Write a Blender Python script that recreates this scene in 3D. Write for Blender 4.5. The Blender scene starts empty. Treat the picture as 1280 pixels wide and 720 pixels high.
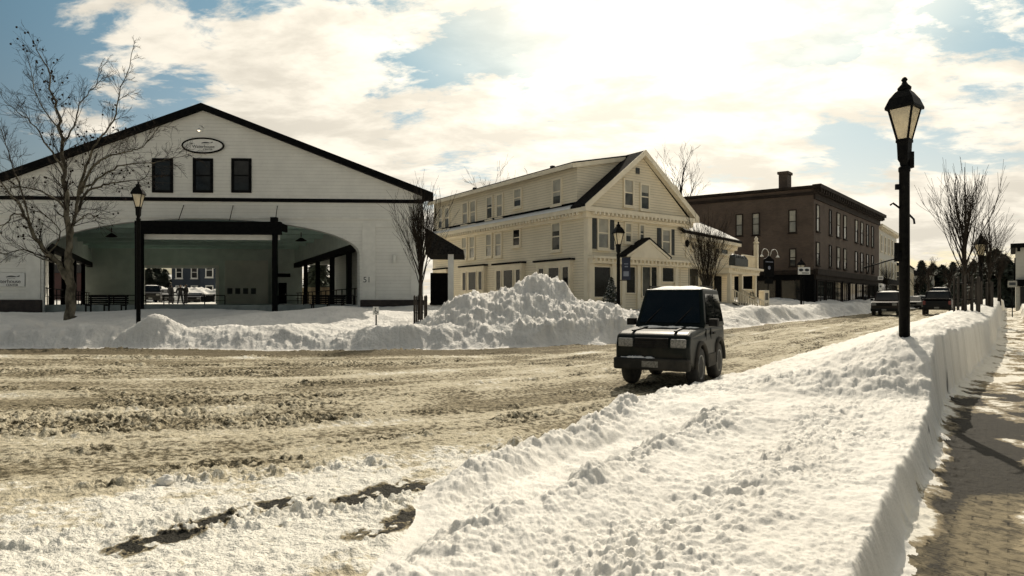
import bpy, bmesh, math, random
import numpy as np
from mathutils import Vector, Matrix

C = bpy.context.scene.collection
SC = bpy.context.scene
R = math.radians

# ------------------------------------------------------------------ camera
CAM_H, FPX, HOR = 1.7, 800.0, 378.0
cd = bpy.data.cameras.new('camera'); cam = bpy.data.objects.new('camera', cd); C.objects.link(cam)
cam.location = (0, 0, CAM_H); cam.rotation_euler = (R(90), 0, 0)
cd.sensor_width = 36; cd.lens = FPX / 1280 * 36; cd.shift_y = (HOR - 360) / 1280
cd.clip_start = 0.1; cd.clip_end = 5000
SC.camera = cam

# ------------------------------------------------------------------ light and exposure
SUN_EL, SUN_AZ = 40.0, 15.0            # degrees; azimuth measured to the right of +Y
SUN_DIR = Vector((math.sin(R(SUN_AZ)) * math.cos(R(SUN_EL)), math.cos(R(SUN_AZ)) * math.cos(R(SUN_EL)), math.sin(R(SUN_EL))))
ld = bpy.data.lights.new('sun', 'SUN'); ld.energy = 4.0; ld.angle = R(0.5); ld.color = (1.0, 0.90, 0.74)
sun = bpy.data.objects.new('sun', ld); C.objects.link(sun); sun.location = (20, 60, 60)
sun.rotation_euler = (-SUN_DIR).to_track_quat('-Z', 'Y').to_euler()
SC.view_settings.view_transform = 'Standard'; SC.view_settings.look = 'None'
SC.view_settings.exposure = 0.0; SC.view_settings.gamma = 1.0; SC.view_settings.use_curve_mapping = False

class NT:
    """small node-tree writer"""
    def __init__(s, tree): s.t = tree; s.n = tree.nodes; s.l = tree.links
    def node(s, typ, **kw):
        n = s.n.new(typ)
        for k, v in kw.items():
            setattr(n, k, v)
        return n
    def put(s, sock, v):
        if hasattr(v, 'links') or isinstance(v, bpy.types.NodeSocket): s.l.new(v, sock)
        else: sock.default_value = v
    def math(s, op, a, b=None, c=None, clamp=False):
        n = s.node('ShaderNodeMath', operation=op, use_clamp=clamp)
        s.put(n.inputs[0], a)
        if b is not None: s.put(n.inputs[1], b)
        if c is not None: s.put(n.inputs[2], c)
        return n.outputs[0]
    def vmath(s, op, a, b=None, out=0):
        n = s.node('ShaderNodeVectorMath', operation=op)
        s.put(n.inputs[0], a)
        if b is not None: s.put(n.inputs[1], b)
        return n.outputs[out]
    def noise(s, vec, scale, detail=4, rough=0.55, dist=0.0):
        n = s.node('ShaderNodeTexNoise')
        if vec is not None: s.l.new(vec, n.inputs['Vector'])
        n.inputs['Scale'].default_value = scale; n.inputs['Detail'].default_value = detail
        n.inputs['Roughness'].default_value = rough; n.inputs['Distortion'].default_value = dist
        return n.outputs['Fac']
    def ramp(s, fac, a, b, lo=0.0, hi=1.0):
        n = s.node('ShaderNodeMapRange', interpolation_type='SMOOTHSTEP')
        s.put(n.inputs[0], fac); s.put(n.inputs[1], a); s.put(n.inputs[2], b)
        n.inputs[3].default_value = lo; n.inputs[4].default_value = hi
        return n.outputs[0]
    def mix(s, fac, a, b, blend='MIX'):
        n = s.node('ShaderNodeMix', data_type='RGBA', blend_type=blend)
        s.put(n.inputs[0], fac)
        s.put(n.inputs[6], a if not isinstance(a, tuple) else (*a, 1)); s.put(n.inputs[7], b if not isinstance(b, tuple) else (*b, 1))
        return n.outputs[2]
    def bump(s, h, strength, dist, normal=None):
        n = s.node('ShaderNodeBump'); s.put(n.inputs['Height'], h)
        n.inputs['Strength'].default_value = strength; n.inputs['Distance'].default_value = dist
        if normal is not None: s.l.new(normal, n.inputs['Normal'])
        return n.outputs[0]

world = bpy.data.worlds.new('World'); SC.world = world; world.use_nodes = True
w = NT(world.node_tree); w.n.clear()
sky = w.node('ShaderNodeTexSky', sky_type='NISHITA', sun_disc=False)
sky.sun_elevation = R(SUN_EL); sky.sun_rotation = R(SUN_AZ); sky.air_density = 1.0; sky.dust_density = 1.2; sky.ozone_density = 2.0
dirv = w.node('ShaderNodeTexCoord').outputs['Generated']
sep = w.node('ShaderNodeSeparateXYZ'); w.l.new(dirv, sep.inputs[0])
zc = w.math('ADD', w.math('MAXIMUM', sep.outputs[2], 0.0), 0.22)
flat = w.node('ShaderNodeCombineXYZ')
w.put(flat.inputs[0], w.math('DIVIDE', sep.outputs[0], zc)); w.put(flat.inputs[1], w.math('DIVIDE', sep.outputs[1], zc)); flat.inputs[2].default_value = 3.7
sd = w.vmath('DOT_PRODUCT', dirv, tuple(SUN_DIR), out=1)
mp = w.node('ShaderNodeMapping'); w.l.new(flat.outputs[0], mp.inputs[0]); mp.inputs['Rotation'].default_value = (0, 0, R(28)); mp.inputs['Scale'].default_value = (0.85, 1.35, 1)
n1 = w.noise(mp.outputs[0], 2.1, 10, 0.63, 0.25)
n2 = w.noise(mp.outputs[0], 9.0, 7, 0.62, 0.4)
cov = w.math('ADD', w.math('MULTIPLY', n1, 0.72), w.math('MULTIPLY', n2, 0.28))
toward = w.ramp(sd, 0.35, 0.88)                       # more cloud round the sun, clearer away from it
away = w.ramp(sd, 0.15, -0.25)
thr = w.math('SUBTRACT', 0.548, w.math('ADD', w.math('MULTIPLY', toward, 0.125), w.math('MULTIPLY', away, 0.05)))
# clear gaps between the clouds, by bearing and elevation
def gap(az, el, rad, amt):
    global thr
    d = Vector((math.sin(R(az)) * math.cos(R(el)), math.cos(R(az)) * math.cos(R(el)), math.sin(R(el))))
    thr = w.math('ADD', thr, w.ramp(w.vmath('DOT_PRODUCT', dirv, tuple(d), out=1), math.cos(R(rad * 1.35)), 1.0, 0.0, amt * 0.72))
for az, el, rad, amt in ((-36, 17, 12, 0.17), (-40, 8, 7, 0.05), (-27, 14.5, 4.5, 0.05), (-10, 19, 3.5, 0.06), (-5, 20.5, 3.5, 0.06), (1, 22.5, 4, 0.07), (-24, 25, 6, 0.08), (27, 11.5, 3.5, 0.11), (31, 12, 3.5, 0.10),
                         (35.5, 14, 4.5, 0.13), (8, 10.5, 3.0, 0.03), (-3, 11, 3, 0.03), (17, 10.5, 3.5, 0.02), (14, 17, 9, -0.10), (20, 9, 6, -0.06), (-31, 20, 4, -0.17), (-26, 21.5, 4, -0.17), (-18, 17, 6, -0.12), (-33, 12, 3, -0.12)): gap(az, el, rad, amt)
mask = w.ramp(w.math('SUBTRACT', cov, thr), -0.03, 0.06)
mask = w.math('MAXIMUM', mask, w.ramp(sd, 0.86, 0.985, 0.0, 1.0))
n3 = w.noise(mp.outputs[0], 3.2, 7, 0.6, 0.2)
shade = w.ramp(n3, 0.38, 0.62, 0.74, 1.04)
glow = w.math('POWER', w.math('MAXIMUM', sd, 0.0), 7.0)
ccol = w.mix(w.math('MINIMUM', glow, 1.0), (0.93, 0.86, 0.73), (1.0, 0.91, 0.74))
front = w.ramp(sd, -0.35, 0.45, 0.60, 1.0)
cstr = w.math('MULTIPLY', front, w.math('MULTIPLY', shade, w.math('ADD', 0.95, w.math('MULTIPLY', glow, 1.0))))
bg1 = w.node('ShaderNodeBackground'); bg2 = w.node('ShaderNodeBackground')
w.l.new(w.mix(1.0, sky.outputs[0], w.mix(w.ramp(sep.outputs[2], 0.06, 0.42), (1.0, 0.88, 0.72), (0.66, 0.84, 0.72)), 'MULTIPLY'), bg1.inputs[0]); bg1.inputs[1].default_value = 0.10
deep = w.ramp(sd, 0.80, 0.45)
w.l.new(w.math('SUBTRACT', 0.105, w.math('MULTIPLY', deep, 0.048)), bg1.inputs[1])
w.l.new(ccol, bg2.inputs[0]); w.l.new(cstr, bg2.inputs[1])
mx = w.node('ShaderNodeMixShader'); w.l.new(mask, mx.inputs[0]); w.l.new(bg1.outputs[0], mx.inputs[1]); w.l.new(bg2.outputs[0], mx.inputs[2])
wo = w.node('ShaderNodeOutputWorld'); w.l.new(mx.outputs[0], wo.inputs[0])
SC.cycles.max_bounces = 6; SC.cycles.diffuse_bounces = 4; SC.cycles.use_denoising = True
SC.cycles.sample_clamp_indirect = 6

# ------------------------------------------------------------------ materials
MATS = {}
def mat(name, c, c2=None, rough=0.6, scale=4.0, detail=4, lo=0.35, hi=0.65, bump=0.0, bscale=30.0, bdist=0.01, metal=0.0, spec=0.5, stretch=None, trans=0.0):
    m = bpy.data.materials.new(name); m.use_nodes = True
    t = NT(m.node_tree); b = t.n['Principled BSDF']
    tc = t.node('ShaderNodeTexCoord').outputs['Object']
    if stretch:
        mp = t.node('ShaderNodeMapping'); t.l.new(tc, mp.inputs[0]); mp.inputs['Scale'].default_value = stretch; tc = mp.outputs[0]
    if c2 is not None:
        t.l.new(t.mix(t.ramp(t.noise(tc, scale, detail), lo, hi), c, c2), b.inputs['Base Color'])
    else: b.inputs['Base Color'].default_value = (*c, 1)
    b.inputs['Roughness'].default_value = rough; b.inputs['Metallic'].default_value = metal; b.inputs['Specular IOR Level'].default_value = spec
    if bump: t.l.new(t.bump(t.noise(tc, bscale, 5), bump, bdist), b.inputs['Normal'])
    MATS[name] = m
    return m

def siding(name, c, c2, period=0.115, depth=0.018, gap=0.62):  # gap sets how dark the painted shade line is
    """overlapping horizontal boards: a saw-tooth in height"""
    m = mat(name, c, c2, rough=0.55, scale=0.9, lo=0.3, hi=0.7); t = NT(m.node_tree); b = t.n['Principled BSDF']
    tc = t.node('ShaderNodeTexCoord').outputs['Object']; s = t.node('ShaderNodeSeparateXYZ'); t.l.new(tc, s.inputs[0])
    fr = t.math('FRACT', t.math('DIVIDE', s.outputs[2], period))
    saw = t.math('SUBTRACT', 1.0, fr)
    lap_shade = t.ramp(fr, 0.06, 0.20, 1.0, 0.0)
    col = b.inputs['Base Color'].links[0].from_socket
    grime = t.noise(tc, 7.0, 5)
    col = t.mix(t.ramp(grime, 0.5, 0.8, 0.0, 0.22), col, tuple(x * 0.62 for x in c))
    t.l.new(t.mix(t.math('MULTIPLY', lap_shade, gap), col, tuple(x * 0.35 for x in c)), b.inputs['Base Color'])   # shadow line under each board, painted into the colour
    t.l.new(t.bump(saw, 1.0, depth), b.inputs['Normal'])
    return m

def brick(name, c1, c2, mortar, bw=0.22, bh=0.075):
    m = bpy.data.materials.new(name); m.use_nodes = True; t = NT(m.node_tree); b = t.n['Principled BSDF']
    tc = t.node('ShaderNodeTexCoord').outputs['Object']; s = t.node('ShaderNodeSeparateXYZ'); t.l.new(tc, s.inputs[0])
    cm = t.node('ShaderNodeCombineXYZ'); t.put(cm.inputs[0], t.math('ADD', s.outputs[0], s.outputs[1])); t.l.new(s.outputs[2], cm.inputs[1])
    br = t.node('ShaderNodeTexBrick'); t.l.new(cm.outputs[0], br.inputs['Vector']); br.inputs['Scale'].default_value = 1.0
    br.inputs['Brick Width'].default_value = bw; br.inputs['Row Height'].default_value = bh; br.inputs['Mortar Size'].default_value = 0.008
    br.inputs['Color1'].default_value = (*c1, 1); br.inputs['Color2'].default_value = (*c2, 1); br.inputs['Mortar'].default_value = (*mortar, 1)
    n = t.noise(tc, 0.7, 6)
    t.l.new(t.mix(t.ramp(n, 0.35, 0.7), br.outputs[0], (0.72, 0.7, 0.7), 'MULTIPLY'), b.inputs['Base Color'])
    b.inputs['Roughness'].default_value = 0.85
    t.l.new(t.bump(br.outputs['Fac'], -0.4, 0.006), b.inputs['Normal'])
    MATS[name] = m
    return m

def glassy(name, c, c2, rough=0.06, spec=0.8):
    m = mat(name, c, c2, rough=rough, scale=1.3, spec=spec, lo=0.3, hi=0.7, bump=0.05, bscale=1.2, bdist=0.02)
    return m

def frosted(name, c):
    m = bpy.data.materials.new(name); m.use_nodes = True; t = NT(m.node_tree); t.n.clear()
    tc = t.node('ShaderNodeTexCoord').outputs['Object']
    col = t.mix(t.ramp(t.noise(tc, 9.0, 4), 0.35, 0.7), c, tuple(x * 0.8 for x in c))
    d = t.node('ShaderNodeBsdfDiffuse'); tr = t.node('ShaderNodeBsdfTranslucent'); gl = t.node('ShaderNodeBsdfGlossy')
    t.l.new(col, d.inputs[0]); t.l.new(col, tr.inputs[0]); gl.inputs[1].default_value = 0.2
    a = t.node('ShaderNodeMixShader'); a.inputs[0].default_value = 0.65; t.l.new(d.outputs[0], a.inputs[1]); t.l.new(tr.outputs[0], a.inputs[2])
    e = t.node('ShaderNodeMixShader'); e.inputs[0].default_value = 0.06; t.l.new(a.outputs[0], e.inputs[1]); t.l.new(gl.outputs[0], e.inputs[2])
    o = t.node('ShaderNodeOutputMaterial'); t.l.new(e.outputs[0], o.inputs[0]); MATS[name] = m
    return m

# ------------------------------------------------------------------ mesh builder
class MB:
    def __init__(s): s.v = []; s.f = []; s.m = []; s.sm = []
    def add(s, verts, faces, m=0, smooth=False):
        o = len(s.v); s.v.extend(tuple(p) for p in verts)
        for f in faces: s.f.append(tuple(i + o for i in f)); s.m.append(m); s.sm.append(smooth)
        return s
    def box(s, x0, x1, y0, y1, z0, z1, m=0):
        x0, x1 = min(x0, x1), max(x0, x1); y0, y1 = min(y0, y1), max(y0, y1); z0, z1 = min(z0, z1), max(z0, z1)
        return s.add([(x0,y0,z0),(x1,y0,z0),(x1,y1,z0),(x0,y1,z0),(x0,y0,z1),(x1,y0,z1),(x1,y1,z1),(x0,y1,z1)],
              [(0,3,2,1),(4,5,6,7),(0,1,5,4),(1,2,6,5),(2,3,7,6),(3,0,4,7)], m)
    def prism(s, pts, vec, m=0):
        """closed polygon pts (3D, coplanar) pushed along vec"""
        n = len(pts); vec = Vector(vec); a = [Vector(p) for p in pts]; b = [p + vec for p in a]
        nrm = Vector((0, 0, 0))
        for i in range(n): nrm += a[i].cross(a[(i + 1) % n])
        fl = nrm.dot(vec) > 0
        f1 = tuple(range(n)); f2 = tuple(range(2 * n - 1, n - 1, -1))
        sides = [(i, i + n, (i + 1) % n + n, (i + 1) % n) for i in range(n)]
        if fl: f1 = f1[::-1]; f2 = f2[::-1]; sides = [q[::-1] for q in sides]
        return s.add(a + b, [f1, f2] + sides, m)
    def bar(s, p, q, w, d=None, m=0, up=(0, 0, 1)):
        """square bar from p to q"""
        p, q = Vector(p), Vector(q); t = (q - p).normalized(); u = Vector(up)
        if abs(t.dot(u)) > 0.98: u = Vector((1, 0, 0))
        a = t.cross(u).normalized(); b = a.cross(t).normalized(); d = d or w
        c = [p - a*w/2 - b*d/2, p + a*w/2 - b*d/2, p + a*w/2 + b*d/2, p - a*w/2 + b*d/2]
        c += [x + (q - p) for x in c]
        return s.add(c, [(0,1,2,3)[::-1],(4,5,6,7),(0,1,5,4),(1,2,6,5),(2,3,7,6),(3,0,4,7)], m)
    def tube(s, pts, rads, n=6, m=0, caps=True, smooth=True):
        pts = [Vector(p) for p in pts]
        if not hasattr(rads, '__len__'): rads = [rads] * len(pts)
        vs, fs = [], []; prev = None
        for i, p in enumerate(pts):
            t = (pts[min(i + 1, len(pts) - 1)] - pts[max(i - 1, 0)])
            t = t.normalized() if t.length > 1e-9 else Vector((0, 0, 1))
            if prev is None:
                u = Vector((0, 0, 1)) if abs(t.z) < 0.9 else Vector((1, 0, 0)); a = t.cross(u).normalized()
            else:
                a = prev - t * prev.dot(t); a = a.normalized() if a.length > 1e-6 else t.orthogonal().normalized()
            prev = a; b = t.cross(a)
            for k in range(n):
                an = 2 * math.pi * k / n; vs.append(p + (a * math.cos(an) + b * math.sin(an)) * rads[i])
        for i in range(len(pts) - 1):
            for k in range(n):
                k2 = (k + 1) % n; fs.append((i*n + k, i*n + k2, (i+1)*n + k2, (i+1)*n + k))
        if caps: fs.append(tuple(range(n - 1, -1, -1))); fs.append(tuple(range((len(pts)-1)*n, len(pts)*n)))
        return s.add(vs, fs, m, smooth)
    def lathe(s, prof, n=16, c=(0, 0, 0), m=0, smooth=True, rot=0.0):
        vs, fs = [], []
        for r, z in prof:
            for k in range(n):
                an = 2*math.pi*k/n + rot; vs.append((c[0] + r*math.cos(an), c[1] + r*math.sin(an), c[2] + z))
        for i in range(len(prof) - 1):
            for k in range(n):
                k2 = (k+1) % n; fs.append((i*n+k, i*n+k2, (i+1)*n+k2, (i+1)*n+k))
        fs.append(tuple(range(n-1, -1, -1))); fs.append(tuple(range((len(prof)-1)*n, len(prof)*n)))
        return s.add(vs, fs, m, smooth)
    def ball(s, c, r, m=0, n=8, k=5, sq=(1, 1, 1), seed=None):
        rg = random.Random(seed) if seed is not None else None
        vs = [(c[0], c[1], c[2] - r*sq[2])]; fs = []
        for j in range(1, k):
            ph = -math.pi/2 + math.pi*j/k
            for i in range(n):
                an = 2*math.pi*i/n; q = r * (rg.uniform(0.75, 1.2) if rg else 1)
                vs.append((c[0] + q*sq[0]*math.cos(ph)*math.cos(an), c[1] + q*sq[1]*math.cos(ph)*math.sin(an), c[2] + q*sq[2]*math.sin(ph)))
        vs.append((c[0], c[1], c[2] + r*sq[2])); top = len(vs) - 1
        for i in range(n): fs.append((0, 1 + (i+1) % n, 1 + i))
        for j in range(k - 2):
            for i in range(n):
                a = 1 + j*n; fs.append((a + i, a + (i+1) % n, a + n + (i+1) % n, a + n + i))
        a = 1 + (k-2)*n
        for i in range(n): fs.append((a + i, a + (i+1) % n, top))
        return s.add(vs, fs, m, True)
    def map(s, fn): s.v = [tuple(fn(*p)) for p in s.v]; return s
    def mesh(s, name, mats):
        me = bpy.data.meshes.new(name); me.from_pydata(s.v, [], s.f)
        for m_ in (mats if isinstance(mats, (list, tuple)) else [mats]): me.materials.append(m_)
        me.polygons.foreach_set('material_index', s.m); me.polygons.foreach_set('use_smooth', s.sm); me.update()
        return me
    def build(s, name, mats, parent=None, loc=None, bevel=0.0, segs=2):
        o = bpy.data.objects.new(name, s.mesh(name, mats)); C.objects.link(o)
        if parent is not None: o.parent = parent
        if loc is not None: o.location = loc
        if bevel:
            md = o.modifiers.new('bevel', 'BEVEL'); md.width = bevel; md.segments = segs; md.limit_method = 'ANGLE'; md.angle_limit = R(40)
        return o

def tag(o, label=None, cat=None, group=None, kind=None):
    if label: o['label'] = label
    if cat: o['category'] = cat
    if group: o['group'] = group
    if kind: o['kind'] = kind
    return o
def thing(name, label, cat, loc=(0, 0, 0), rz=0.0, group=None):
    o = bpy.data.objects.new(name, None); C.objects.link(o); o.empty_display_size = 0.3
    o.location = loc; o.rotation_euler = (0, 0, rz)
    return tag(o, label, cat, group)
def copy_tree(o, parent=None):
    c = o.copy(); C.objects.link(c); c.parent = parent
    for ch in list(o.children): copy_tree(ch, c)
    return c
def text_part(name, body, size, m, parent, loc, rot=(R(90), 0, 0), width=None, shear=0.0, depth=0.006):
    cu = bpy.data.curves.new(name, 'FONT'); cu.body = body; cu.size = size; cu.extrude = depth; cu.align_x = 'CENTER'; cu.align_y = 'CENTER'; cu.shear = shear
    tmp = bpy.data.objects.new('text', cu); C.objects.link(tmp)
    dg = bpy.context.evaluated_depsgraph_get(); dg.update()
    me = bpy.data.meshes.new_from_object(tmp.evaluated_get(dg)); bpy.data.objects.remove(tmp)
    me.materials.clear(); me.materials.append(m); me.name = name
    o = bpy.data.objects.new(name, me); C.objects.link(o); o.parent = parent; o.location = loc; o.rotation_euler = rot
    if width:
        xs = [v.co.x for v in me.vertices]; k = width / (max(xs) - min(xs)); o.scale = (k, k, 1)
    return o

def at(u, v, Y): return Vector(((u - 640) / FPX * Y, Y, CAM_H + (HOR - v) / FPX * Y))
class Plane:
    """a vertical facade plane: foot point, heading, base height; turns a surveyed bearing and elevation into (along, up)"""
    def __init__(s, X0, Y0, head, base): s.X0, s.Y0, s.dx, s.dy, s.b = X0, Y0, math.cos(head), math.sin(head), base
    def t(s, u): a = (u - 640) / FPX; return (a * s.Y0 - s.X0) / (s.dx - a * s.dy)
    def tz(s, u, v):
        t = s.t(u); Y = s.Y0 + s.dy * t
        return t, CAM_H + (HOR - v) / FPX * Y - s.b
    def rect(s, u0, u1, v0, v1):
        """left, right, bottom, top measured along the middle of the opening"""
        t0, t1 = s.t(u0), s.t(u1); z1 = s.tz((u0 + u1) / 2, v0)[1]; z0 = s.tz((u0 + u1) / 2, v1)[1]
        return t0, t1, z0, z1

WHITE = mat('white_paint', (0.73, 0.725, 0.675), (0.65, 0.645, 0.60), rough=0.5, scale=2.0)
BLACK = mat('black_paint', (0.004, 0.0045, 0.005), (0.008, 0.008, 0.008), rough=0.6, scale=6, spec=0.03)
IRON = mat('black_iron', (0.004, 0.004, 0.0045), (0.009, 0.009, 0.008), rough=0.55, spec=0.06, scale=14, bump=0.1, bscale=60, bdist=0.003)
GLASS = glassy('window_glass', (0.006, 0.007, 0.008), (0.016, 0.018, 0.018), spec=0.3)
GLASS_PALE = glassy('window_glass_blind', (0.30, 0.29, 0.25), (0.18, 0.18, 0.16), rough=0.15)
GLASS_GREY = glassy('window_glass_grey', (0.10, 0.10, 0.09), (0.03, 0.033, 0.033), rough=0.08, spec=0.4)
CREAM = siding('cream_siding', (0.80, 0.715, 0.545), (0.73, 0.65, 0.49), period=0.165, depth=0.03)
CREAMT = mat('cream_trim', (0.80, 0.72, 0.56), (0.73, 0.655, 0.505), rough=0.5, scale=1.5)
BARNW = siding('barn_white', (0.73, 0.725, 0.675), (0.66, 0.655, 0.61), period=0.20, depth=0.008, gap=0.22)
SHINGLE = mat('dark_shingle', (0.010, 0.010, 0.010), (0.026, 0.025, 0.024), spec=0.03, rough=0.9, scale=9, bump=0.6, bscale=22, bdist=0.02)
# ------------------------------------------------------------------ the lie of the land
_rs = np.random.RandomState(11); _perm = _rs.permutation(4096); _ga = _rs.rand(4096) * 2 * np.pi; _gr = _rs.rand(4096, 3)
def _h(ix, iy, seed): return _perm[(_perm[(ix + seed * 131) & 4095] + iy) & 4095]
def gnoise(x, y, seed=0):
    ix, iy = np.floor(x).astype(np.int64), np.floor(y).astype(np.int64); fx, fy = x - ix, y - iy
    ux, uy = fx*fx*fx*(fx*(fx*6-15)+10), fy*fy*fy*(fy*(fy*6-15)+10)
    def g(dx, dy):
        a = _ga[_h(ix + dx, iy + dy, seed)]; return np.cos(a) * (fx - dx) + np.sin(a) * (fy - dy)
    a = g(0, 0) * (1 - ux) + g(1, 0) * ux; b = g(0, 1) * (1 - ux) + g(1, 1) * ux
    return (a * (1 - uy) + b * uy) * 1.5
def fbm(x, y, oct=4, seed=0, gain=0.5):
    t, a, f = 0.0, 1.0, 1.0
    for k in range(oct): t = t + a * gnoise(x * f + k * 17.3, y * f - k * 9.1, seed + k); a *= gain; f *= 2.03
    return t
def lumps(x, y, seed=0, dens=0.6, sharp=0.5):
    """half-buried chunks: height 0..1 of the nearest chunk, in cells of size 1"""
    wx, wy = 0.30 * gnoise(x * 1.9, y * 1.9, seed + 2), 0.30 * gnoise(x * 1.9 + 9.7, y * 1.9, seed + 3); x, y = x + wx, y + wy
    ix, iy = np.floor(x).astype(np.int64), np.floor(y).astype(np.int64); out = np.zeros_like(x)
    for dx in (-1, 0, 1):
        for dy in (-1, 0, 1):
            q = _gr[_h(ix + dx, iy + dy, seed)]; r = 0.28 + 0.42 * q[..., 2]
            on = _gr[_h(ix + dx, iy + dy, seed + 5)][..., 0] < dens
            d2 = (x - ix - dx - q[..., 0])**2 + (y - iy - dy - q[..., 1])**2
            out = np.maximum(out, np.where(on, r * np.clip(1 - d2 / (r * r), 0, 1)**sharp, 0))
    return out / 0.7 * (0.8 + 0.35 * gnoise(x * 3.1, y * 3.1, seed + 4))
def sst(a, b, x): t = np.clip((x - a) / (b - a), 0, 1); return t * t * (3 - 2 * t)

DX, DY = 0.614, 0.790                                      # heading of the street
def coords(x, y):
    s = DX * x + DY * y; o = DY * x - DX * y
    a = o + np.interp(s, [10, 25, 33, 43, 62, 110], [14.1, 13.7, 12.0, 10.8, 9.6, 9.4]); b = 23.0 - y + 0.35 * np.sin(x * 0.35 + 1.0); k = 1.7
    m = np.maximum(a, b); F = m + k * np.log(np.exp((a - m) / k) + np.exp((b - m) / k)) - 0.55 * k * np.exp(-((a - b) / 3.0)**2)
    wl = 1 / (1 + np.exp(np.clip((a - b) / k, -40, 40)))     # 1 on the left arm, 0 on the street
    return s, o, F, wl
def oedge(s): return np.interp(s, [-6, 0, 2.5, 4.4, 10, 22, 36, 52, 110], [-1.6, -2.4, -3.1, -4.45, -5.1, -4.9, -4.5, -3.4, -3.2])
def owall(s, seed=3):
    blk = np.floor(s / 0.42 + 0.6 * gnoise(s * 0.9, s * 0 + 4.4, 9)).astype(np.int64)
    j = (_gr[_h(blk, blk * 0 + 7, seed)][..., 0] - 0.5)
    return np.interp(s, [0, 3, 6.5, 9.5, 12, 15, 19, 26, 60], [-0.50, -0.56, -0.65, -0.78, -0.88, -0.86, -0.62, -0.46, -0.55]) + 0.025 * np.sin(s * 0.9) + 0.04 * j * sst(6, 9.5, s)

def rise(s): return 0.0155 * np.maximum(0, np.minimum(s, 72) - 14)

def near_bank(s, o, x, y):
    """the ploughed bank between the street and the pavement"""
    e = o - oedge(s) + 0.14 * fbm(s * 1.1, o * 0.8, 3, 31)
    o2 = o + 0.16 * gnoise(s * 0.8, s * 0, 33)
    fade = sst(8.6, 6.0, s)
    pl = np.interp(o2, [-4.9, -4.5, -4.15, -3.92, -3.7, -3.1, -2.86, -2.62, -2.35, -1.9, -1.6, -1.3, -0.95, -0.5],
                   [0.01, 0.05, 0.20, 0.13, 0.02, 0.03, 0.22, 0.36, 0.32, 0.28, 0.34, 0.40, 0.41, 0.45])
    pf = np.interp(o2, [-5.2, -4.4, -3.6, -2.8, -2.0, -1.3, -0.5], [0.05, 0.24, 0.34, 0.40, 0.44, 0.46, 0.50])
    low = (pl * (0.72 + 0.28 * sst(2, 5, s)) + 0.11 * sst(5, 2, s) * sst(-2.2, -1.0, o2)) * fade + pf * (1 - fade)
    far = np.interp(o2, [-5.6, -4.8, -3.6, -2.6, -1.9, -1.35, -0.9, -0.4], [0.02, 0.14, 0.36, 0.66, 0.98, 1.20, 1.16, 0.98])
    t = sst(8.9, 11.3, s + 0.3 * gnoise(o * 1.3, s * 0.7, 35) + 0.25 * np.clip(-1.0 - o, 0, 1.6))
    h = low * (1 - t) + far * t
    h = h + 0.035 * fbm(x * 1.3, y * 1.3, 3, 36)
    chunk = np.exp(-((o2 + 2.75) / 0.36)**2) * sst(9, 7, s) + 0.9 * np.exp(-((o2 + 4.2) / 0.34)**2) * sst(9.5, 8, s) + 0.55 * np.exp(-((s - 9.7) / 0.5)**2) + 0.25 * t + 0.10
    edge = np.exp(-np.clip(e, 0, 9) / 0.5)
    chunk = np.minimum(chunk + 0.3 * edge, 1.0) * (0.55 + 0.45 * sst(2.5, 5.5, s))
    n = chunk * (0.075 * lumps(x * 2.8, y * 2.8, 41, 0.5) + 0.065 * lumps(x * 5.6, y * 5.6, 42, 0.6) + 0.05 * lumps(x * 11, y * 11, 43, 0.7) + 0.05 * fbm(x * 2.5, y * 2.5, 4, 47))
    grain = 0.35 + 0.65 * sst(-0.25, 0.35, gnoise(x * 0.9, y * 0.9, 39)) + 0.8 * np.exp(-((o2 + 1.55) / 0.45)**2)
    n = n + grain * (0.016 * lumps(x * 15, y * 15, 37, 0.6) + 0.012 * lumps(x * 27, y * 27, 38, 0.7))
    crust = np.exp(-((o2 + 1.55) / 0.42)**2) * sst(9.5, 8, s)
    n = n + (0.022 * crust + 0.003) * (fbm(x * 9, y * 9, 3, 44) + lumps(x * 12, y * 12, 45, 0.5)) + 0.010 * fbm(x * 5, y * 5, 4, 46)
    return (h + n) * sst(-0.05, 0.55, e), e

def far_bank(F, s, x, y):
    d = -F + 0.25 * fbm(x * 0.5, y * 0.5, 3, 51)
    crest = 0.62 + 0.30 * gnoise(x * 0.28, y * 0.28, 52) + 0.34 * sst(14, 24, s) * (0.7 + 0.8 * gnoise(x * 0.16, y * 0.16, 57))
    crest = crest * (1 - 0.6 * np.exp(-((s - 34.5) / 3.5)**2))
    a = crest * sst(0, 1.3, d) * (1 - 0.18 * sst(1.5, 2.8, d))
    lawn = 0.22 * sst(1.5, 4.5, d) + 0.42 * sst(3.5, 9.5, d)
    n = sst(0, 0.4, d) * (0.10 * fbm(x * 0.9, y * 0.9, 4, 53) + (0.13 * lumps(x * 1.5, y * 1.5, 54, 0.4, 0.9) + 0.10 * lumps(x * 3.6, y * 3.6, 55, 0.5, 0.7) + 0.05 * lumps(x * 8, y * 8, 56, 0.6)) * (0.35 + 0.65 * sst(3, 0.3, d)))
    return a + lawn + n * (1 - 0.75 * sst(5, 9, d)), d

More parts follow.
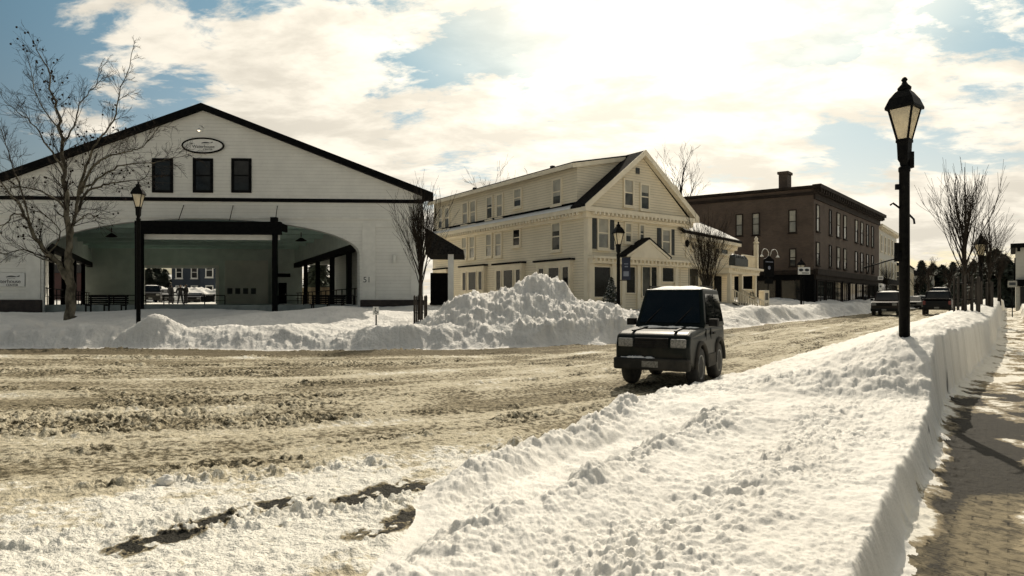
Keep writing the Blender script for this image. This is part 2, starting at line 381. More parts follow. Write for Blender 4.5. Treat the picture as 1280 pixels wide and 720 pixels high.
def pile(x, y):
    """the heap of cleared snow at the corner"""
    wx, wy = x + 0.35 * fbm(x * 0.5, y * 0.5, 3, 61), y + 0.3 * fbm(x * 0.5, y * 0.5, 3, 62)
    def g(cx, cy, rx, ry, h): q = np.clip(1 - ((wx - cx) / rx)**2 - ((wy - cy) / ry)**2, 0, 1); return h * (0.55 * q + 0.45 * q * q)**0.9
    p = np.maximum(np.maximum(g(0.4, 27.6, 4.6, 3.6, 1.95), g(-1.6, 27.0, 3.0, 3.0, 1.75)), np.maximum(g(2.9, 27.6, 3.6, 3.2, 1.35), g(1.15, 27.8, 2.3, 2.3, 2.55)))
    n = sst(0.02, 0.6, p) * (0.15 * lumps(x * 1.6, y * 1.6, 63, 0.5) + 0.12 * lumps(x * 3.1, y * 3.1, 64, 0.65) + 0.11 * lumps(x * 6, y * 6, 65, 0.75) + 0.10 * fbm(x * 1.1, y * 1.1, 4, 66) + 0.07 * fbm(x * 5, y * 5, 3, 67))
    return p + n

def bump_at(x, y, cx, cy, rx, ry, h): return h * np.exp(-((x - cx) / rx)**2 - ((y - cy) / ry)**2)

def surface(x, y):
    """height, region and the masks the materials use"""
    s, o, F, wl = coords(x, y); g = rise(s)
    # heading of the traffic: along the street on the right, swinging round to the left arm
    fa, fb_, kf = o + 14.1, 0.62 * (23.0 - y), 2.2
    fm_ = np.maximum(fa, fb_); FL = fm_ + kf * np.log(np.exp((fa - fm_) / kf) + np.exp((fb_ - fm_) / kf)); wf = 1 / (1 + np.exp(np.clip((fa - fb_) / kf, -40, 40)))
    g = g * (1 - wl)
    along = x * wf + s * (1 - wf)
    # --- street
    rut = fbm(FL * 1.15, along * 0.10, 4, 71)
    slush = 0.5 + 0.5 * fbm(FL * 0.55, along * 0.16, 3, 72)
    near = sst(9.5, 5.0, np.hypot(x, y))
    rows = sst(0.05, 0.55, fbm(FL * 1.15, along * 0.10, 4, 69) + 0.35 * fbm(x * 0.8, y * 0.8, 3, 68))
    lmp = lumps(x * 5.2, y * 5.2, 73, 0.55) + 0.7 * lumps(x * 11, y * 11, 74, 0.6) + 0.35 * lumps(x * 21, y * 21, 70, 0.6) * (np.hypot(x, y) < 14)
    trk = np.zeros_like(F)
    for f0, ph, am in ((2.3, 0.3, .2), (3.9, 0.3, .2), (5.2, 2.1, .35), (6.75, 2.1, .35), (8.4, 4.0, .5), (9.9, 4.0, .5), (12.4, 1.2, .8), (13.9, 1.2, .8), (16.2, 3.1, .6)):
        trk = np.maximum(trk, np.exp(-((FL - f0 - am * np.sin(along * 0.09 + ph) - 0.10 * gnoise(along * 0.5, F * 0 + f0, 67)) / 0.17)**4))
    trk = trk * sst(-0.35, 0.15, gnoise(along * 0.16, FL * 0.35, 66)) * (1 - near)
    rows = rows * (1 - 0.9 * trk)
    road = 0.035 * rut - 0.035 * trk + (0.012 + 0.055 * rows + 0.03 * near * np.clip(slush, 0, 1)) * lmp + 0.010 * fbm(x * 6, y * 6, 3, 75)
    def strip(o0, s0, s1, wd):
        c = o0 + 0.10 * fbm(s * 1.2, s * 0, 2, 76)
        return np.exp(-((o - c) / wd)**4) * sst(s0, s0 + 0.35, s) * sst(s1, s1 - 0.35, s)
    wetm = np.maximum(np.maximum(strip(-4.78, 1.6, 3.4, 0.15), strip(-4.30, 3.1, 4.35, 0.19)), 0.7 * strip(-3.66, 2.7, 3.8, 0.12))
    wetn = wetm * sst(-0.45, 0.20, fbm(x * 3.2, y * 3.2, 5, 77, 0.65) + 0.10)
    rsnow = 0.40 + 0.34 * fbm(FL * 0.8, along * 0.07, 4, 78) + 0.20 * fbm(x * 0.7, y * 0.7, 4, 79) + 0.30 * near + 0.30 * near * fbm(x * 1.5, y * 1.5, 4, 65) + 0.15 * (1 - wl) * sst(16, 26, s) + 0.48 * sst(-6.8, -4.7, o + 0.5 * fbm(x * 0.9, y * 0.9, 3, 64)) * sst(8.0, 4.5, s) + 0.24 * trk - 0.38 * rows * (1 - near) * (0.55 - 0.75 * np.clip(lmp, 0, 1))
    rows = rows * (1 - 0.8 * sst(2.9, 2.2, F) * wl)
    rsnow = rsnow - 0.95 * sst(2.9, 2.2, F) * sst(-0.3, 0.3, F) * (0.35 + 0.65 * wl) + 0.6 * np.exp(-((F - 3.2 - 0.2 * np.sin(along * 0.3)) / 0.28)**2) * wl * sst(0.0, 0.3, fbm(along * 0.13, F * 0 + 3, 2, 80))
    road = road * (1 - 0.95 * wetn) + 0.02 * sst(0.3, 0.7, rsnow)
    # --- near bank, pavement
    z = road.copy(); reg = np.zeros(x.shape, np.int8)       # 0 road 1 near bank 2 pavement 3 far bank 4 pile 5 snowfield 6 right bank
    psn_all = np.zeros_like(x); curb = np.full_like(x, 9.0)
    i = np.where(o > oedge(s) - 1.0)[0]
    if len(i):
        x_, y_, s_, o_, rd = x[i], y[i], s[i], o[i], road[i]
        nb, e = near_bank(s_, o_, x_, y_)
        ow = owall(s_); d0 = np.clip(o_ - ow, 0, 9)
        wall = sst(0.09, -0.03, o_ - ow + 0.012 * fbm(s_ * 3, o_ * 3, 2, 81))
        onroad = sst(0.25, -0.1, e)
        talus = (0.10 * np.exp(-d0 / 0.13) + 0.030 * np.exp(-d0 / 0.25)) * (0.6 + 0.6 * lumps(x_ * 9, y_ * 9, 82, 0.6, 0.8)) * (0.6 + 0.8 * sst(3, 9, s_))
        psn = fbm(x_ * 1.5, y_ * 1.5, 4, 83) + 0.75 * sst(9, 18, s_) - 0.9 * np.exp(-((d0 - 0.46) / 0.26)**2) * sst(3.0, 4.4, s_) * sst(10.5, 8.5, s_) + 1.2 * np.exp(-(d0 / 0.22)**2) - 0.02
        pn = fbm(x_ * 1.3, y_ * 1.3, 4, 88)
        dark_mask = sst(5.6, 7.2, s_ - 1.5 * (d0 - 0.35)) * sst(18, 12, s_) * sst(0.05, 0.22, d0) * (0.9 + 0.5 * pn) + 0.45 * np.exp(-((d0 - 0.28) / 0.12)**2) * sst(2.5, 4, s_)  # darker stretch of paving along the foot of the bank
        psn = psn - 0.50 * sst(5.6, 7.2, s_ - 1.5 * (d0 - 0.35)) * sst(13, 9, s_) * sst(0.2, 0.4, d0) + 0.20 * sst(7.0, 5.0, s_) * sst(0.35, 0.6, d0)
        psn = psn + 0.50 * np.exp(-((d0 - 0.62 - 0.03 * s_) / 0.20)**2) * sst(4.4, 6, s_) * sst(14, 9, s_)
        pave = 0.10 + talus + 0.014 * sst(0.15, 0.6, psn) * (0.5 + 0.7 * lumps(x_ * 14, y_ * 14, 84, 0.6)) + 0.05 * sst(12, 18, s_) * fbm(x_ * 1.5, y_ * 1.5, 3, 89)
        rb = sst(0.62, 0.86, o_ + 0.06 * fbm(s_ * 2, o_, 2, 85)) * sst(13, 15, s_) * (0.62 + 0.12 * gnoise(s_ * 0.7, o_, 86))
        z[i] = np.where(o_ > ow - 0.3, wall * (nb * (1 - onroad) + rd * onroad) + (1 - wall) * (pave + rb), nb * (1 - onroad) + rd * onroad)
        rg = np.zeros(len(i), np.int8); rg[e > 0.08] = 1
        rg[o_ > ow + 0.10 + 0.10 * fbm(s_ * 3.0, o_ * 3.0, 3, 87)] = 2; rg[(o_ > 0.72) & (s_ > 13.5)] = 6
        reg[i] = rg; psn_all[i] = psn; curb[i] = dark_mask
    # --- far side
    i = np.where((o < -7) & (F < 5))[0]
    if len(i):
        x_, y_, s_, rd = x[i], y[i], s[i], road[i]
        fb, d = far_bank(F[i], s_, x_, y_); pl = pile(x_, y_)
        fm = sst(-0.05, 0.35, d)
        zf = rd * (1 - fm) + fb * fm
        zf = zf + bump_at(x_, y_, -13.6, 24.4, 0.75, 0.7, 0.60) + bump_at(x_, y_, -13.0, 24.5, 0.35, 0.4, 0.22) + bump_at(x_, y_, -9.0, 24.8, 2.4, 0.9, 0.25) * fm
        z[i] = np.where(pl > 0.0, np.maximum(zf, pl + 0.22 * sst(0.0, 0.7, pl)), zf)
        rg = np.zeros(len(i), np.int8); rg[d > 0.05] = 3; rg[d > 3.4] = 5; rg[pl > 0.02] = 4; reg[i] = rg
    z = z + g
    lot = 0.38 * sst(50, 62, y) * sst(-8, -18, x)
    z = z + lot
    return z, reg, dict(rows=rows, snow=rsnow, wet=wetn, psnow=psn_all, flow=np.stack([FL, along, s * 0], -1), curb=curb)

def snow_mat(name, sc, c=(0.83, 0.82, 0.79), c2=(0.77, 0.755, 0.72), strength=0.5):
    m = bpy.data.materials.new(name); m.use_nodes = True; t = NT(m.node_tree); b = t.n['Principled BSDF']
    p = t.node('ShaderNodeNewGeometry').outputs['Position']
    col = t.mix(t.ramp(t.noise(p, 0.9, 6), 0.35, 0.7), c, c2)
    grit = t.ramp(t.noise(p, 26, 3), 0.70, 0.80)
    t.l.new(t.mix(t.math('MULTIPLY', grit, 0.35), col, (0.42, 0.38, 0.31)), b.inputs['Base Color'])
    b.inputs['Roughness'].default_value = 0.72; b.inputs['Specular IOR Level'].default_value = 0.25
    h = t.math('ADD', t.noise(p, sc, 6, 0.62), t.math('MULTIPLY', t.noise(p, sc * 5.3, 4, 0.6), 0.35))
    t.l.new(t.bump(h, strength, 0.9 / sc), b.inputs['Normal'])
    MATS[name] = m
    return m

def road_mat():
    m = bpy.data.materials.new('slush_road'); m.use_nodes = True; t = NT(m.node_tree); b = t.n['Principled BSDF']
    p = t.node('ShaderNodeNewGeometry').outputs['Position']
    at_ = lambda n: t.node('ShaderNodeAttribute', attribute_name=n)
    fl = at_('flow').outputs['Vector']
    mp = t.node('ShaderNodeMapping'); t.l.new(fl, mp.inputs[0]); mp.inputs['Scale'].default_value = (2.6, 0.30, 1)
    streak = t.noise(mp.outputs[0], 1.6, 8, 0.62)
    fine = t.noise(p, 13, 5, 0.55); fine2 = t.noise(p, 55, 4, 0.55)
    sn = t.math('ADD', at_('snow').outputs['Fac'], t.math('MULTIPLY', t.math('SUBTRACT', streak, 0.5), 1.3))
    sn = t.math('ADD', sn, t.math('MULTIPLY', t.math('SUBTRACT', fine, 0.5), 1.5))
    brown = t.mix(t.ramp(fine, 0.33, 0.62), (0.105, 0.090, 0.060), (0.31, 0.268, 0.182))
    brown = t.mix(t.ramp(fine2, 0.55, 0.72), brown, (0.40, 0.335, 0.21))
    brown = t.mix(t.ramp(sn, 0.05, -0.35), brown, t.mix(t.ramp(fine2, 0.3, 0.7), (0.115, 0.096, 0.062), (0.19, 0.16, 0.105)))
    c1 = t.mix(t.ramp(sn, 0.22, 0.62), brown, (0.55, 0.495, 0.37))
    c2 = t.mix(t.ramp(sn, 0.72, 1.10), c1, (0.80, 0.775, 0.70))
    dk = t.ramp(t.math('ADD', t.math('MULTIPLY', streak, 0.4), t.math('MULTIPLY', fine, 0.7)), 0.56, 0.47)
    c2 = t.mix(t.math('MULTIPLY', t.math('MULTIPLY', dk, t.ramp(at_('rows').outputs['Fac'], 0.0, 0.7, 0.25, 1.0)), t.ramp(at_('snow').outputs['Fac'], 0.95, 0.35)), c2, (0.050, 0.043, 0.026))
    c2 = t.mix(t.ramp(t.math('ADD', at_('wet').outputs['Fac'], t.math('MULTIPLY', t.math('SUBTRACT', fine, 0.5), 0.9)), 0.10, 0.34), c2, brown)
    wet = t.ramp(t.math('ADD', at_('wet').outputs['Fac'], t.math('MULTIPLY', t.math('SUBTRACT', fine, 0.5), 1.5)), 0.42, 0.56)
    asph = t.mix(t.ramp(fine2, 0.35, 0.7), (0.014, 0.0135, 0.011), (0.05, 0.046, 0.036))
    t.l.new(t.mix(wet, c2, asph), b.inputs['Base Color'])
    t.l.new(t.math('SUBTRACT', 0.85, t.math('MULTIPLY', wet, 0.15)), b.inputs['Roughness']); b.inputs['Specular IOR Level'].default_value = 0.08
    h = t.math('ADD', fine, t.math('MULTIPLY', fine2, 0.4))
    t.l.new(t.bump(h, 0.8, 0.06), b.inputs['Normal'])
    return m

def pave_mat():
    m = bpy.data.materials.new('brick_paving'); m.use_nodes = True; t = NT(m.node_tree); b = t.n['Principled BSDF']
    p = t.node('ShaderNodeNewGeometry').outputs['Position']
    at_ = lambda n: t.node('ShaderNodeAttribute', attribute_name=n)
    mp = t.node('ShaderNodeMapping'); t.l.new(p, mp.inputs[0]); mp.inputs['Rotation'].default_value = (0, 0, R(37.8 + 0)); 
    br = t.node('ShaderNodeTexBrick'); t.l.new(mp.outputs[0], br.inputs['Vector']); br.inputs['Scale'].default_value = 1.0
    br.inputs['Brick Width'].default_value = 0.21; br.inputs['Row Height'].default_value = 0.105; br.inputs['Mortar Size'].default_value = 0.006
    br.inputs['Color1'].default_value = (0.150, 0.128, 0.088, 1); br.inputs['Color2'].default_value = (0.105, 0.092, 0.066, 1); br.inputs['Mortar'].default_value = (0.022, 0.019, 0.015, 1)
    fine = t.noise(p, 11, 7, 0.65); big = t.noise(p, 1.7, 5, 0.6); fine2 = t.noise(p, 45, 4, 0.6)
    dirt = t.mix(t.ramp(fine, 0.36, 0.60), br.outputs[0], (0.23, 0.195, 0.13))
    wet = t.ramp(t.math('ADD', big, t.math('MULTIPLY', t.math('SUBTRACT', fine, 0.5), 0.5)), 0.48, 0.36)
    dark_mask = t.ramp(t.math('ADD', at_('curb').outputs['Fac'], t.math('MULTIPLY', t.math('SUBTRACT', fine, 0.5), 1.2)), 0.30, 0.52)
    wet = t.math('MAXIMUM', t.math('MULTIPLY', wet, 0.5), dark_mask)  # wet patches merged with the darker stretch beside the bank
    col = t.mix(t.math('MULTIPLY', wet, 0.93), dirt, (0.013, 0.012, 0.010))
    sn = t.math('ADD', at_('psnow').outputs['Fac'], t.math('MULTIPLY', t.math('SUBTRACT', fine, 0.5), 1.7))
    thin = t.ramp(sn, 0.12, 0.40); full = t.ramp(sn, 0.50, 0.85)
    col = t.mix(t.math('MULTIPLY', thin, 0.65), col, (0.36, 0.30, 0.20)); col = t.mix(full, col, (0.78, 0.75, 0.67))
    t.l.new(col, b.inputs['Base Color'])
    t.l.new(t.math('SUBTRACT', 0.88, t.math('MULTIPLY', wet, 0.18)), b.inputs['Roughness']); b.inputs['Specular IOR Level'].default_value = 0.08
    h = t.math('ADD', t.math('MULTIPLY', br.outputs['Fac'], t.math('SUBTRACT', t.math('MULTIPLY', thin, 0.6), 0.6)), t.math('ADD', t.math('MULTIPLY', fine, 0.5), t.math('MULTIPLY', fine2, 0.3)))
    t.l.new(t.bump(h, 0.8, 0.025), b.inputs['Normal'])
    return m

SNOW_NEAR = snow_mat('snow_near', 42, strength=0.45, c=(0.79, 0.768, 0.715), c2=(0.73, 0.705, 0.65)); SNOW_FAR = snow_mat('snow_far', 6, strength=0.6, c=(0.80, 0.78, 0.735), c2=(0.70, 0.68, 0.64)); SNOW_CUT = SNOW_NEAR
ROAD = road_mat(); PAVE = pave_mat()
SNOW_TOP = mat('snow_cap', (0.82, 0.81, 0.78), (0.76, 0.75, 0.72), rough=0.7, scale=3, bump=0.5, bscale=16, bdist=0.03)

def zat(x, y): return float(surface(np.array([float(x)]), np.array([float(y)]))[0][0])

def terrain():
    ang = np.concatenate([np.linspace(-62, -41.5, 60)[:-1], np.linspace(-41.5, 41.5, NA), np.linspace(41.5, 62, 60)[1:]])
    rad = np.exp(np.linspace(math.log(2.2), math.log(112), NR))
    A, Rr = np.meshgrid(np.radians(ang), rad); X, Y = np.sin(A) * Rr, np.cos(A) * Rr
    Z, reg, at_ = surface(X.ravel(), Y.ravel())
    na, nr = len(ang), len(rad); idx = np.arange(na * nr).reshape(nr, na)
    q = np.stack([idx[:-1, :-1], idx[:-1, 1:], idx[1:, 1:], idx[1:, :-1]], -1).reshape(-1, 4)
    rq = reg[q]; fr = rq[:, 0].copy()
    for r in (5, 3, 4, 1): fr[(rq == r).any(1)] = r
    co = np.stack([X.ravel(), Y.ravel(), Z], -1).astype(np.float32)
    out = {}
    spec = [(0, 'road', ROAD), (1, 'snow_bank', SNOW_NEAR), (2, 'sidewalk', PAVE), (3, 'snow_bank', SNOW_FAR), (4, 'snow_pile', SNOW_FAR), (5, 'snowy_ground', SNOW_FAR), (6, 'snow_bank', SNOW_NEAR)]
    for r, name, m in spec:
        f = q[fr == r]
        if not len(f): continue
        use, inv = np.unique(f, return_inverse=True); inv = inv.reshape(-1, 4)
        me = bpy.data.meshes.new(name); me.vertices.add(len(use)); me.vertices.foreach_set('co', co[use].ravel())
        me.loops.add(inv.size); me.loops.foreach_set('vertex_index', inv.ravel().astype(np.int32))
        me.polygons.add(len(inv)); me.polygons.foreach_set('loop_start', np.arange(0, inv.size, 4, dtype=np.int32)); 
        me.polygons.foreach_set('use_smooth', np.ones(len(inv), bool)); me.update(calc_edges=True)
        me.materials.append(m)
        if r in (0, 2):
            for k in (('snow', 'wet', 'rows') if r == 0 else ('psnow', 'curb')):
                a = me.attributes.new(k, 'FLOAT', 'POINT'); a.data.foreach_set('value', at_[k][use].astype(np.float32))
            if r == 0:
                a = me.attributes.new('flow', 'FLOAT_VECTOR', 'POINT'); a.data.foreach_set('vector', at_['flow'][use].astype(np.float32).ravel())
        o = bpy.data.objects.new(name, me); C.objects.link(o); out[r] = o
    for r in (0, 2, 5):
        if r in out: out[r]['kind'] = 'structure'
    tag(out[1], 'long ploughed snow bank with a shovelled wall between the street and the brick sidewalk', 'snow bank')
    tag(out[3], 'low rough snow bank along the far edge of the street before the white hall', 'snow bank')
    tag(out[4], 'tall lumpy heap of cleared snow at the street corner before the cream house', 'snow pile')
    if 6 in out: tag(out[6], 'low snow bank on the shop side of the shovelled sidewalk', 'snow bank')
    # the same land carried round behind and out to the horizon
    ang = np.radians(np.linspace(-180, 180, 181)); rad = np.concatenate([[0.3, 1.2, 2.0], np.exp(np.linspace(math.log(3), math.log(110), 60)), [112, 140, 200, 320, 600, 1200, 2500, 4200]])
    A, Rr = np.meshgrid(ang, rad); X, Y = (np.sin(A) * Rr).ravel(), (np.cos(A) * Rr).ravel()
    rr = np.hypot(X, Y); k = np.minimum(1, 108 / rr)
    Z, _, _ = surface(X * k, Y * k); Z = Z - 0.03 - 0.10 * (rr < 111)
    idx = np.arange(len(ang) * len(rad)).reshape(len(rad), len(ang))
    q = np.stack([idx[:-1, :-1], idx[:-1, 1:], idx[1:, 1:], idx[1:, :-1]], -1).reshape(-1, 4)
    am = np.abs((A[:-1, :-1] + A[1:, 1:]).ravel()) / 2; rm = Rr[:-1, :-1].ravel()
    keep = ~((am < R(60)) & (rm > 2.4) & (rm < 108))
    me = bpy.data.meshes.new('ground'); me.from_pydata(np.stack([X, Y, Z], -1).tolist(), [], q[keep].tolist()); me.materials.append(SNOW_FAR); me.update()
    o = bpy.data.objects.new('ground', me); C.objects.link(o); o['kind'] = 'structure'
NA, NR = 1150, 1050
terrain()
# ------------------------------------------------------------------ building helpers
FRONT = lambda t, d, z: (t, -d, z)            # facade on local y = 0, outward is -y
SIDE = lambda t, d, z: (-d, t, z)             # facade on local x = 0, outward is -x
def fbox(t0, t1, d0, d1, z0, z1, mp, mb=None):
    mb = mb or MB(); k = MB().box(t0, t1, d0, d1, z0, z1); k.map(mp)
    # mirrored maps turn the faces inside out
    a, b, c = Vector(mp(1, 0, 0)) - Vector(mp(0, 0, 0)), Vector(mp(0, 1, 0)) - Vector(mp(0, 0, 0)), Vector(mp(0, 0, 1)) - Vector(mp(0, 0, 0))
    fs = k.f if a.cross(b).dot(c) > 0 else [f[::-1] for f in k.f]
    return mb.add(k.v, fs)
def window(parent, mp, t0, t1, z0, z1, fm, pm, fw=0.11, dep=0.09, rails=1, mull=0, sill=True, shutter=None, hood=None, base=0.0):
    t0, t1 = min(t0, t1), max(t0, t1); mb = MB(); o = base
    fbox(t0 - fw, t0, o, o + dep, z0 - fw, z1 + fw, mp, mb); fbox(t1, t1 + fw, o, o + dep, z0 - fw, z1 + fw, mp, mb)
    fbox(t0, t1, o, o + dep, z1, z1 + fw, mp, mb); fbox(t0, t1, o, o + dep, z0 - fw, z0, mp, mb)
    for k in range(rails):
        z = z0 + (z1 - z0) * (k + 1) / (rails + 1); fbox(t0, t1, o, o + dep * 0.7, z - 0.035, z + 0.035, mp, mb)
    for k in range(mull):
        t = t0 + (t1 - t0) * (k + 1) / (mull + 1); fbox(t - 0.03, t + 0.03, o, o + dep * 0.6, z0, z1, mp, mb)
    if sill: fbox(t0 - fw - 0.06, t1 + fw + 0.06, o, o + dep + 0.08, z0 - fw - 0.09, z0 - fw - 0.002, mp, mb)
    f = mb.build('window', fm, parent)
    fbox(t0, t1, o + 0.005, o + 0.03, z0, z1, mp).build('pane', pm, f)
    q = abs(math.sin(t0 * 12.9 + z0 * 78.2)) 
    if rails == 1 and pm is not GLASS and t1 - t0 < 1.3:
        zb = z1 - (z1 - z0) * (0.18 + 0.5 * q); fbox(t0, t1, o + 0.031, o + 0.036, zb, z1, mp).build('blind', BLIND, f)
    if shutter:
        wd = (t1 - t0) * 0.48
        for a in (t0 - fw - 0.03 - wd, t1 + fw + 0.03):
            sb = fbox(a, a + wd, o, o + 0.05, z0 - fw, z1 + fw, mp)
            n = 14
            for k in range(n):
                z = z0 + (z1 - z0) * (k + 0.3) / n; fbox(a + 0.05, a + wd - 0.05, o + 0.05, o + 0.065, z, z + (z1 - z0) / n * 0.55, mp, sb)
            sb.build('shutter', shutter, parent)
    return f

BLIND = mat('window_blind', (0.42, 0.40, 0.33), (0.30, 0.29, 0.25), rough=0.5, scale=1.5)
SHUT = mat('shutter_paint', (0.018, 0.022, 0.022), (0.03, 0.035, 0.034), rough=0.5, scale=5)
STONE = mat('dark_stone', (0.022, 0.017, 0.015), (0.045, 0.035, 0.03), rough=0.85, scale=3, bump=0.6, bscale=9, bdist=0.03)
INTW = mat('interior_wall', (0.60, 0.66, 0.61), (0.52, 0.58, 0.54), rough=0.7, scale=1.2)
INTC = mat('interior_ceiling', (0.52, 0.68, 0.62), (0.46, 0.60, 0.55), rough=0.8, scale=1.0)
INTP = mat('interior_panel', (0.66, 0.66, 0.60), (0.58, 0.58, 0.53), rough=0.7, scale=1.0)
FLOORM = mat('pavilion_floor', (0.24, 0.27, 0.25), (0.17, 0.19, 0.18), rough=0.7, scale=2)
SIGNW = mat('sign_board', (0.70, 0.70, 0.67), (0.65, 0.65, 0.63), rough=0.4, scale=3)
INK = mat('sign_ink', (0.02, 0.025, 0.03), rough=0.5)

def otter_logo(parent, cx, y, cz, w):
    """swimming-animal flourish of the hall's signs: a long curved body with an upturned tail"""
    k = w / 2.0; top, bot = [], []
    for i in range(25):
        q = i / 24; x = -1 + 2 * q
        zc = 0.10 * math.sin(q * math.pi * 1.25) - 0.10 + 0.34 * max(0, q - 0.72)**1.2 * 3
        th = 0.115 * math.sin(min(1, q * 1.25) * math.pi)**0.8 + 0.012 if q < 0.8 else 0.03 + 0.11 * (q - 0.8) / 0.2
        top.append((x, zc + th * 0.9)); bot.append((x, zc - th * 0.75))
    pts = [(cx + a * k, y, cz + b * k) for a, b in top] + [(cx + a * k, y, cz + b * k) for a, b in reversed(bot)]
    mb = MB().prism(pts, (0, -0.012, 0))
    mb.tube([(cx - 0.95*k, y - 0.006, cz - 0.22*k), (cx - 0.5*k, y - 0.006, cz - 0.30*k), (cx - 0.1*k, y - 0.006, cz - 0.24*k), (cx + 0.3*k, y - 0.006, cz - 0.30*k)], 0.022 * k, 4)
    return mb.build('logo', INK, parent)

# ------------------------------------------------------------------ the white hall
BX, BY, BZ, BH, SK = -17.325, 36.0, 1.16, R(3.5), 0.45
BP = Plane(BX, BY, BH, BZ)
def skew(x, y, z): return (x - SK * y if y > 0 else x, y, z)
def make_hall():
    t = thing('market_hall', 'large white gabled hall with a wide arched opening and dark roof trim', 'hall', (BX, BY, BZ), BH)
    W, EZ, PZ = 12.25, 6.65, 11.35
    arch = [(8.65 * math.cos(a), 3.30 + 1.95 * math.sin(a)) for a in np.linspace(0, math.pi, 41)]
    prof = [(W, -0.8), (W, EZ), (0, PZ), (-W, EZ), (-W, -0.8), (-8.65, -0.8)] + [(x, z) for x, z in reversed(arch)] + [(8.65, -0.8)]
    MB().prism([(x, 0, z) for x, z in prof], (0, 0.5, 0)).map(skew).build('wall', BARNW, t)
    sd = MB().box(W - 0.3, W, 0.5, 21, -0.8, EZ - 0.1).box(-W, -W + 0.3, 0.5, 21, -0.8, EZ - 0.1)
    sd.prism([(-W, 21, 3.9), (W, 21, 3.9), (W, 21, EZ), (0, 21, PZ), (-W, 21, EZ)], (0, 0.3, 0)); sd.map(skew).build('wall', BARNW, t)
    rf = MB()
    for s in (1, -1):
        rf.prism([(0, -0.25, PZ + 0.02), (0, -0.25, PZ + 0.2), (s * 12.75, -0.25, EZ + 0.02), (s * 12.75, -0.25, EZ - 0.20)], (0, 22, 0))
    rf = rf.map(skew).build('roof', SHINGLE, t)
    fa = MB()
    for s in (1, -1):
        fa.prism([(0, -0.42, PZ + 0.30), (s * 12.85, -0.42, EZ + 0.13), (s * 12.85, -0.42, EZ - 0.34), (s * 12.2, -0.42, EZ - 0.34), (s * 12.2, -0.42, EZ + 0.0), (0, -0.42, PZ - 0.08)], (0, 0.16, 0))
    fa.build('fascia', BLACK, t)
    MB().box(-W - 0.02, W + 0.05, -0.08, -0.002, 6.22, 6.42).build('trim_band', BLACK, t)
    tr = MB()
    for s in (1, -1):
        tr.box(s * 8.80, s * 9.55, -0.07, -0.002, 0.70, 5.06); tr.box(s * 11.55, s * 12.24, -0.07, -0.002, 0.70, 5.06); tr.box(s * 9.55, s * 11.55, -0.055, -0.002, 5.06 - 0.22, 5.06)
    tr.box(-W, W, -0.06, -0.002, 5.28, 5.40); tr.box(-12.0, 12.0, -0.03, -0.002, 6.42, 6.60)
    for s in (1, -1): tr.box(s * 9.555, s * 11.545, -0.05, -0.002, 0.70, 0.85)
    tr.build('trim', WHITE, t)
    for a, b in ((8.70, W + 0.12), (-W - 0.12, -8.70)): MB().box(a, b, -0.16, -0.003, -0.9, 0.68).build('stone_base', STONE, t, bevel=0.03)
    for (u0, u1) in ((190.5, 216.5), (241.5, 266.5), (289.5, 314.5)):
        a, b, z0, z1 = BP.rect(u0, u1, 199, 241)
        window(t, FRONT, a + 0.14, b - 0.14, z0 + 0.14, z1 - 0.10, BLACK, GLASS, fw=0.14, dep=0.07, sill=False)
    # the black portal before the arch
    pr = MB().box(-3.1, 4.62, -1.35, -1.05, 4.25, 4.95).box(-3.1, -2.95, -1.05, 0, 4.5, 4.90).box(4.47, 4.62, -1.05, 0, 4.5, 4.90).box(4.05, 4.42, -1.34, -1.06, 4.95, 5.2)
    pr.build('portal_beam', BLACK, t, bevel=0.015)
    MB().box(-2.94, 4.46, -1.02, -0.90, 3.97, 4.25).build('portal_soffit', WHITE, t)
    for a, b in ((-3.08, -2.72), (4.16, 4.40)): MB().box(a, b, -1.36, -1.08, -1.0, 4.25).build('portal_post', BLACK, t, bevel=0.01)
    for x in (-0.95, 1.75, 4.2): MB().tube([(x - 0.15, -0.01, 6.0), (x + 0.1, -1.2, 5.02)], 0.022, 5).build('tie_rod', IRON, t)
    # inside
    MB().box(-9.2, 9.2, 0.5, 20.0, -0.3, 0.40).map(skew).build('floor', FLOORM, t)
    cl = MB().box(-9.6, 9.6, 0.52, 21.0, 5.32, 5.5)
    for y in range(3, 20, 3): cl.box(-8.9, 8.9, y, y + 0.25, 5.05, 5.318)
    cl.map(skew).build('ceiling', INTC, t)
    bw = MB().box(-9.2, -4.25, 20, 20.3, 0.3, 5.3).box(-4.25, 1.95, 20, 20.3, 3.62, 5.3).box(1.95, 9.2, 20, 20.3, 0.3, 5.3)
    bw.map(skew).build('inner_wall', INTW, t)
    op = MB().box(-4.40, -4.12, 19.9, 19.998, 0.42, 3.75).box(1.82, 2.10, 19.9, 19.998, 0.42, 3.75).box(-4.12, 1.82, 19.9, 19.998, 3.50, 3.75)
    op.map(skew).build('opening_trim', WHITE, t)
    pt = MB().box(2.5, 6.1, 18.6, 18.75, 0.42, 4.1); pt.map(skew).build('partition', INTP, t)
    for x in (2.7, 3.35, 4.0, 4.65): MB().box(x, x + 0.42, 18.55, 18.597, 1.25, 1.75).map(skew).build('notice', INK, t)
    db = MB().box(7.15, 7.85, 19.9, 19.997, 0.42, 2.25).map(skew).build('door', BLACK, t)
    MB().box(7.72, 7.77, 19.86, 19.897, 1.2, 1.3).map(skew).build('handle', WHITE, db)
    MB().box(6.9, 8.1, 19.5, 19.996, 2.75, 3.05).map(skew).build('door_hood', BLACK, t)
